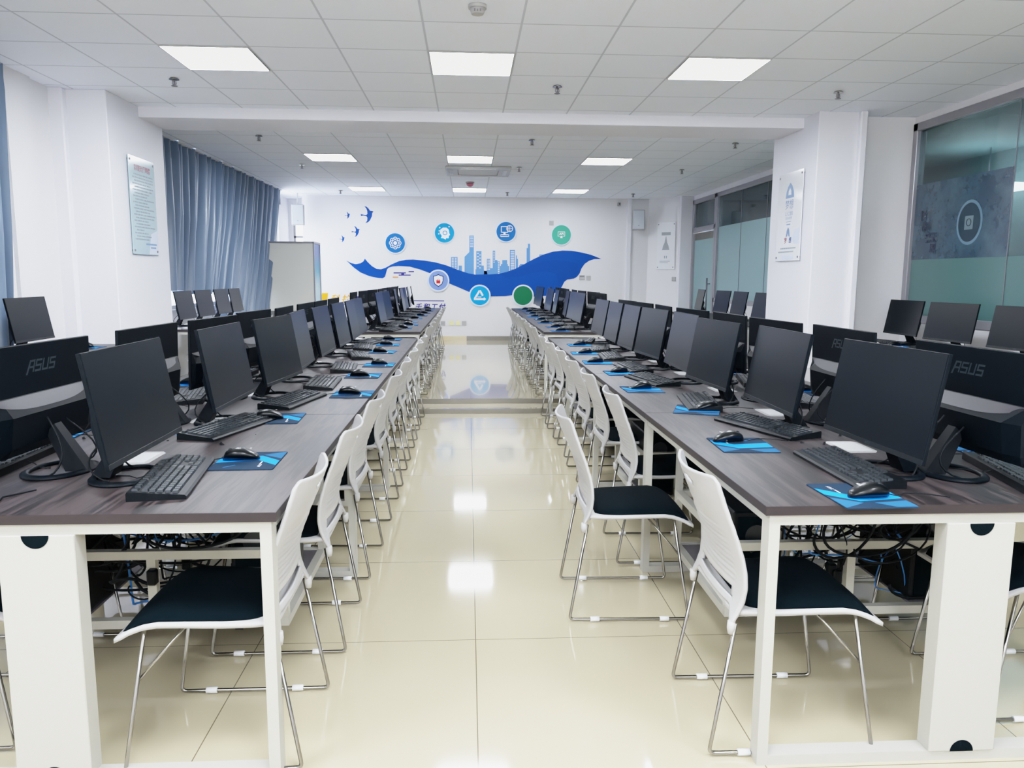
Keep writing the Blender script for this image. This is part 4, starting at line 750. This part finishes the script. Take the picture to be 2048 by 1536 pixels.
for k,(y,a) in enumerate(((9.35,0),(10.15,.0),(10.85,.05),(11.9,-.1))): monitor(3.62,y,ZP+.68,-1,a,f'black monitor beyond the right pillar before the frosted glass, {ORD[k]} from the pillar','monitors beyond the right pillar')
# ------------------------------------------------------------------ keyboard, mouse, mouse pad
def make_keyboard():
    r=empty('keyboard',(0,0,0)); w,d=.222,.075
    # local: user on +x side; rows run along y
    q=MB(); pts=[(-d,0.0),(d,0.0),(d+.002,.008),(d-.004,.013),(-d+.003,.027),(-d,.022)]
    q.prism([(x,-w,z) for x,z in pts][::-1],(0,2*w,0)); q.build('body',M['black'],r)
    q=MB(); sl=lambda x:.0275-(x+d)*(.0145/(2*d))
    def keyb(x0,x1,y0,y1):
        za=sl((x0+x1)/2); g=.0012; t=.002
        q.loft([[(x0+g,y0+g,za-.002),(x1-g,y0+g,za-.002),(x1-g,y1-g,za-.002),(x0+g,y1-g,za-.002)],[(x0+g+t*.5,y0+g+t,za+.006),(x1-g-t,y0+g+t,za+.006),(x1-g-t,y1-g-t,za+.006),(x0+g+t*.5,y1-g-t,za+.006)]])
    u=.019
    xr=[-.055,-.03,-.011,.008,.027,.046]
    # left of the user is -y when the user looks toward -x
    Yl=-.212
    for ri,x in enumerate(xr):
        y=Yl
        if ri==0: ks=[u]+[0]+[u]*4+[.3*u]+[u]*4+[.3*u]+[u]*4
        elif ri==5: ks=[1.25*u]*3+[6.25*u]+[1.25*u]*4
        elif ri==4: ks=[2.25*u]+[u]*10+[2.75*u]
        elif ri==3: ks=[1.75*u]+[u]*11+[2.25*u]
        elif ri==2: ks=[1.5*u]+[u]*12+[1.5*u]
        else: ks=[u]*13+[2*u]
        if ri==0: ks=[('k',u),('g',u*.7)]+[('k',u)]*4+[('g',u*.45)]+[('k',u)]*4+[('g',u*.45)]+[('k',u)]*4
        else: ks=[('k',a) for a in ks]
        for kk,a in ks:
            if kk=='k': keyb(x-.0095,x+.0095,y,y+a)
            y+=a
        if ri in (0,1,2): [keyb(x-.0095,x+.0095,Yl+.292+i*u,Yl+.292+(i+1)*u) for i in range(3)]
        if ri==4: keyb(x-.0095,x+.0095,Yl+.292+u,Yl+.292+2*u)
        if ri==5: [keyb(x-.0095,x+.0095,Yl+.292+i*u,Yl+.292+(i+1)*u) for i in range(3)]
        if ri>0: [keyb(x-.0095,x+.0095,Yl+.352+i*u,Yl+.352+(i+1)*u) for i in range(4 if ri<5 else 3)]
    q.build('keys',M['key'],r)
    q=MB(); q.tube([(-d,.0,.015),(-d-.03,.01,.006),(-d-.06,.05,.004),(-d-.1,.06,.004)],.0018,6); q.build('cord',M['cable'],r)
    return r
def make_mouse():
    r=empty('mouse',(0,0,0)); q=MB(); rings=[]; n=20
    # length along x: front (buttons, cord) at -x
    for k in range(13):
        t=k/12; x=-.057+.114*t
        w=.033*(math.sin(PI*min(max(t*.93+.045,0),1))**.42); h=.01+.032*math.sin(PI*(t*.8+.16))**1.1
        if k in (0,12): w*=.55; h*=.5
        rings.append([(x,math.cos(2*PI*i/n)*w,max(0,(math.sin(2*PI*i/n)*.5+.5))**.8*h) for i in range(n)])
    q.loft(rings,0,True); q.build('shell',M['mouse'],r)
    q=MB(); q.cyl((-.032,-.004,.031),.009,.008,14,axis='y'); q.build('scroll_wheel',M['key'],r)
    q=text_mb('ASUS',.010,.2,fn=lambda x,y:(.030-y*.8,x,.0372+y*.25)); q.build('logo',M['clear'],r)
    q=MB(); q.tube([(-.056,0,.008),(-.08,.004,.004),(-.12,-.02,.003),(-.17,-.01,.003),(-.22,.03,.003)],.0016,6); q.build('cord',M['cable'],r)
    return r
def make_pad():
    r=empty('mouse_pad',(0,0,0)); a,b=.1,.12; q=MB()
    rr=.008; pts=[]
    for cx,cy,a0 in ((a-rr,b-rr,0),(-a+rr,b-rr,PI/2),(-a+rr,-b+rr,PI),(a-rr,-b+rr,1.5*PI)):
        pts+= [(cx+math.cos(a0+i*PI/8)*rr,cy+math.sin(a0+i*PI/8)*rr,0) for i in range(5)]
    q.prism(pts,(0,0,.003),0)
    z=.0033
    q.poly([(-.098,-.03,z),(.03,.0,z),(.03,.06,z),(-.098,.04,z)],1)
    q.poly([(.03,.0,z),(.098,-.07,z),(.098,-.01,z),(.03,.06,z)],1)
    q.poly([(.03,.075,z),(.098,.02,z),(.098,.115,z)],2); q.poly([(-.098,.06,z),(.0,.075,z),(-.04,.115,z),(-.098,.115,z)],2)
    q.poly([(-.06,-.09,z),(-.03,-.06,z),(-.025,-.065,z),(-.055,-.095,z)],2)
    text_mb('ASUS',.014,.2,mb=q,mi=3,fn=lambda x,y:(.05-y,-.075+x,z))
    q.poly([(.044,-.052,z),(.048,-.052,z),(.048,-.02,z),(.044,-.02,z)],3)
    q.build('printed_cloth',[M['padblue'],M['padcy'],M['padmid'],M['ico']],r); return r
KB,MS,MP=make_keyboard(),make_mouse(),make_pad(); first={}
def put(src,x,y,z,rz,label,cat,group):
    c=src if src.name not in first else copy_tree(src); first[src.name]=1
    c.location=(x,y,z); c.rotation_euler=(0,0,rz); return tag(c,label,cat,group)
def seat(side,bank,k,x,y,z,f,where,pad=None,kb=None,ms=None):
    """one work place: keyboard, pad, mouse; f=+1 user on +X side"""
    rz=0 if f>0 else PI
    kx,ky,kr=kb if kb else (x+f*.14+random.uniform(-.03,.03),y-f*.06+random.uniform(-.04,.04),random.uniform(-.25,.25))
    mx,my,mr=pad if pad else (x+f*.27+random.uniform(-.03,.03),y+f*.25+random.uniform(-.03,.03),random.uniform(-.08,.08))
    put(KB,kx,ky,z,rz+kr,f'black keyboard {where}','keyboard','keyboards '+bank)
    put(MP,mx,my,z,rz+mr,f'blue patterned mouse pad {where}','mouse pad','mouse pads '+bank)
    a,b,c=ms if ms else (mx+random.uniform(-.02,.02),my+random.uniform(-.02,.02),random.uniform(-.2,.2))
    put(MS,a,b,z+.0036,rz+c,f'black mouse {where}','mouse','mice '+bank)
kbL={0:((-.865,2.25,.15),(-.71,2.47,.03),(-.735,2.475,.12)),1:((-.93,3.0,-.28),(-.80,3.22,.05),(-.83,3.20,.2)),2:((-.83,3.66,-.2),(-.585,3.88,.0),(-.6,3.88,.1)),3:((-.80,4.25,.05),(-.63,4.62,.0),(-.65,4.6,.2)),4:((-.8,4.98,.1),(-.6,5.18,0),(-.6,5.2,.1))}
kbR={0:((1.185,2.29,-.02),(1.085,2.005,.02),(1.095,1.98,.05)),1:((1.185,2.95,.35),(.985,2.65,-.05),(.95,2.70,.1)),2:((1.1,3.56,-.15),(1.04,3.38,-.35),(1.08,3.37,.2)),3:((1.06,4.35,.2),(.93,4.02,.0),(.93,4.03,.1)),4:((1.08,4.95,.05),(.96,4.72,0),(.95,4.75,.1))}
for k in range(8):
    a=kbL.get(k); seat('L','on the left desks facing the aisle',k,ML[k][0],ML[k][1],ZT,1,f'at the {ORD[k]} aisle facing monitor of the left desks',kb=a and a[0],pad=a and a[1],ms=a and a[2])
    a=kbR.get(k); seat('R','on the right desks facing the aisle',k,MR[k][0],MR[k][1],ZT,-1,f'at the {ORD[k]} aisle facing monitor of the right desks',kb=a and a[0],pad=a and a[1],ms=a and a[2])
for k in range(5):
    seat('BL','behind the left desks',k,BL[k][0],BL[k][1],ZT,-1,f'before the {ORD[k]} back turned monitor on the left desks')
    seat('BR','behind the right desks',k,BR[k][0],BR[k][1],ZT,1,f'before the {ORD[k]} back turned monitor on the right desks')
for k in range(8):
    seat('PL','on the raised left bank',k,-.97,PLY[k],ZP2,1,f'before the {ORD[k]} raised aisle monitor, left bank')
    seat('PR','on the raised right bank',k,1.24,PRY[k],ZP2,-1,f'before the {ORD[k]} raised aisle monitor, right bank')
seat('W','on the window wall desk',0,-3.12,5.72,.785,1,'on the window wall desk before the wall nib monitor',kb=(-2.98,5.62,0),pad=(-2.93,6.05,0))
for k,y in enumerate((6.75,6.02)): seat('V','on the glass wall desk',k,3.93,y,.76,-1,f'on the glass wall desk, {ORD[k]} from the right pillar',kb=(3.8,y+.02,.2),pad=(3.74,y-.25,0))
# white desk port covers between the monitors
def port(x,y,rz,label):
    o=empty('desk_port_cover',(x,y,ZT),rz); tag(o,label,'port cover','white port covers along the desk centre')
    q=MB(); q.prism([(a,b,0) for a,b in [(-.045,-.09),(.045,-.09),(.06,-.07),(.06,.07),(.045,.09),(-.045,.09),(-.06,.07),(-.06,-.07)]],(0,0,.002)); q.build('cover_plate',M['white'],o)
    q=MB(); q.box(-.045,-.068,.0021,.045,.068,.003); q.build('flap',M['grey'],o)
for k in range(8):
    port(LC+.01,2.55+.7*k-.03,0,f'white flat port cover in the left desk surface, {ORD[k]} from the front')
    port(RC-.02,2.62+.7*k-.01,0,f'white flat port cover in the right desk surface, {ORD[k]} from the front')
# computers on the under-desk shelves and cable tangles
def tower():
    r=empty('computer_tower',(0,0,0)); MB().box(-.085,0,.0,.085,.38,.35,bev=.006).build('case',M['black'],r)
    q=MB(); q.box(-.07,-.004,.02,.07,0,.33,bev=.001); q.build('rear_panel',M['pad'],r); q=MB(); q.cyl((0,-.007,.26),.04,.004,20,axis='y'); q.build('fan_grille',M['bezel'],r); return r
tw=tower(); tfirst=True
for cx,side in ((LC,'left'),(RC,'right')):
    for k in range(3):
        for sx in (-1,1):
            for dy in (0,):
                c=tw if tfirst else copy_tree(tw); tfirst=False
                c.location=(cx+sx*.34,D0+MOD*k+.72,.158); tag(c,f'black computer tower under the {ORD[k]} {side} desk, {"aisle" if (sx>0)==(side=="left") else "outer"} side','computer','computer towers on the under desk shelves')
def tangle(cx,y0,side,seed,n=44):
    random.seed(seed); r=empty('cable_tangle',(cx,y0,0)); tag(r,f'tangle of black and blue cables hanging under the front {side} desk','cables',kind='stuff')
    for mname,cnt,rad in (('cable',n,.005),('cableb',6,.0035)):
        q=MB()
        for i in range(cnt):
            x=random.uniform(-.33,.33); y=random.uniform(.62,1.0); z=random.choice((.70,.70,.5)); pts=[]
            x1=x+random.uniform(-.3,.3); y1=y+random.uniform(-.12,.25); z1=random.uniform(.17,.5); sag=random.uniform(.0,.25); sw=random.uniform(-.15,.15)
            lr=random.uniform(.01,.06); lk=random.choice((.7,1,1.6))
            for j in range(19):
                t=j/18; pts.append((max(-.42,min(.42,x+(x1-x)*t+sw*math.sin(PI*t*1.5)+lr*math.sin(2*PI*t*lk))),y+(y1-y)*t,max(.165,z+(z1-z)*t-sag*math.sin(PI*t)+lr*math.cos(2*PI*t*lk))))
            q.tube(pts,rad*random.uniform(.6,1.2),6)
        q.build('cable_loops',M[mname],r)
    q=MB()
    for i in range(5):
        x,y,z=random.uniform(-.3,.25),random.uniform(.62,.9),random.uniform(.2,.5); q.box(x,y,z,x+.032,y+.03,z+.055,bev=.005)
    q.build('plug_adapter',M['black'],r)
tangle(LC,D0,'left',5); tangle(RC,D0,'right',11)
o=empty('power_strip',(-.93+.05,2.86,0)); tag(o,'black power strip standing on the floor under the front left desk','power strip'); MB().box(-.02,-.03,0,.02,.03,.27,bev=.006).build('body',M['black'],o)
q=MB(); q.tube([(-.0,.0,.26),(-.05,.02,.3),(-.08,.05,.15),(-.04,.1,.02),(.02,.2,.01)],.003,6); q.build('cord',M['cable'],o)
# loose cord on the front left desk
o=empty('loose_cord',(-1.3,1.98,ZT)); tag(o,'thin black cord lying on the near edge of the left desk','cord'); q=MB(); q.tube([(-.22,.03,.003),(-.1,-.02,.003),(0,.0,.003),(.07,.03,.003),(.05,.09,.003),(.1,.16,.003)],.0022,6); q.build('cord',M['cable'],o)
# ------------------------------------------------------------------ light, world, camera
w=bpy.data.worlds.new('World'); bpy.context.scene.world=w; w.use_nodes=True; nt=w.node_tree; bg=nt.nodes['Background']
sky=nt.nodes.new('ShaderNodeTexSky'); sky.sky_type='HOSEK_WILKIE'; sky.turbidity=6; sky.sun_direction=(-.5,.3,.8)
mx=nt.nodes.new('ShaderNodeMix'); mx.data_type='RGBA'; mx.inputs[0].default_value=.6; nt.links.new(sky.outputs[0],mx.inputs[6]); mx.inputs[7].default_value=(1.3,1.45,1.8,1); nt.links.new(mx.outputs[2],bg.inputs[0]); bg.inputs[1].default_value=.55
def area(name,loc,rot,sx,sy,e,c=(1,1,1)):
    l=bpy.data.lights.new(name,'AREA'); l.shape='RECTANGLE'; l.size=sx; l.size_y=sy; l.energy=e; l.color=c; o=bpy.data.objects.new(name,l); o.location=loc; o.rotation_euler=rot; col.objects.link(o); return o
area('window_daylight',(-4.4,11.6,1.8),(0,-PI/2,0),1.7,6.5,10,(.86,.92,1))
area('window_daylight_near',(-4.4,3.8,1.8),(0,-PI/2,0),1.7,2.6,12,(.86,.92,1))
area('corridor_light',(5.5,6,2.85),(0,0,0),1.2,10,70,(.9,1,1))
area('uplight_behind_camera',(.3,-1.6,1.7),(PI-.25,0,0),5,2,UPL,(.93,.96,1))  # added fill aimed upward to brighten the ceiling, no real fixture
cam=bpy.data.cameras.new('camera'); co=bpy.data.objects.new('camera',cam); col.objects.link(co)
cam.sensor_width=36; cam.lens=36*1531.76/2048; cam.clip_start=.05; cam.clip_end=100
co.matrix_world=Matrix.Translation((0,0,1.3476))@Matrix.Rotation(-math.radians(3.3004),4,'Z')@Matrix.Rotation(PI/2-math.radians(7.9817),4,'X')@Matrix.Rotation(math.radians(.3251),4,'Z')
sc=bpy.context.scene; sc.camera=co
sc.view_settings.view_transform='Standard'; sc.view_settings.look='None'; sc.view_settings.exposure=EXPO; sc.view_settings.gamma=1.0
vs=sc.view_settings; vs.use_curve_mapping=True; cm=vs.curve_mapping; cm.clip_max_x=1; cm.clip_max_y=1; cu=cm.curves[3]
fT=lambda x: (1-math.exp(-TK*x))*.912
cu.points[0].location=(0,0); cu.points[1].location=(.4,fT(.4))
for x in (.01,.02,.032,.045,.06,.08,.105,.14,.18,.23,.3): cu.points.new(x,fT(x))
cm.update()
sc.cycles.use_denoising=True; sc.cycles.max_bounces=12; sc.cycles.diffuse_bounces=7; sc.cycles.use_adaptive_sampling=True; sc.cycles.adaptive_threshold=.03; sc.cycles.time_limit=800; sc.cycles.glossy_bounces=4; sc.cycles.transmission_bounces=4; sc.cycles.transparent_max_bounces=8; sc.cycles.sample_clamp_indirect=6; sc.cycles.caustics_reflective=False; sc.cycles.caustics_refractive=False
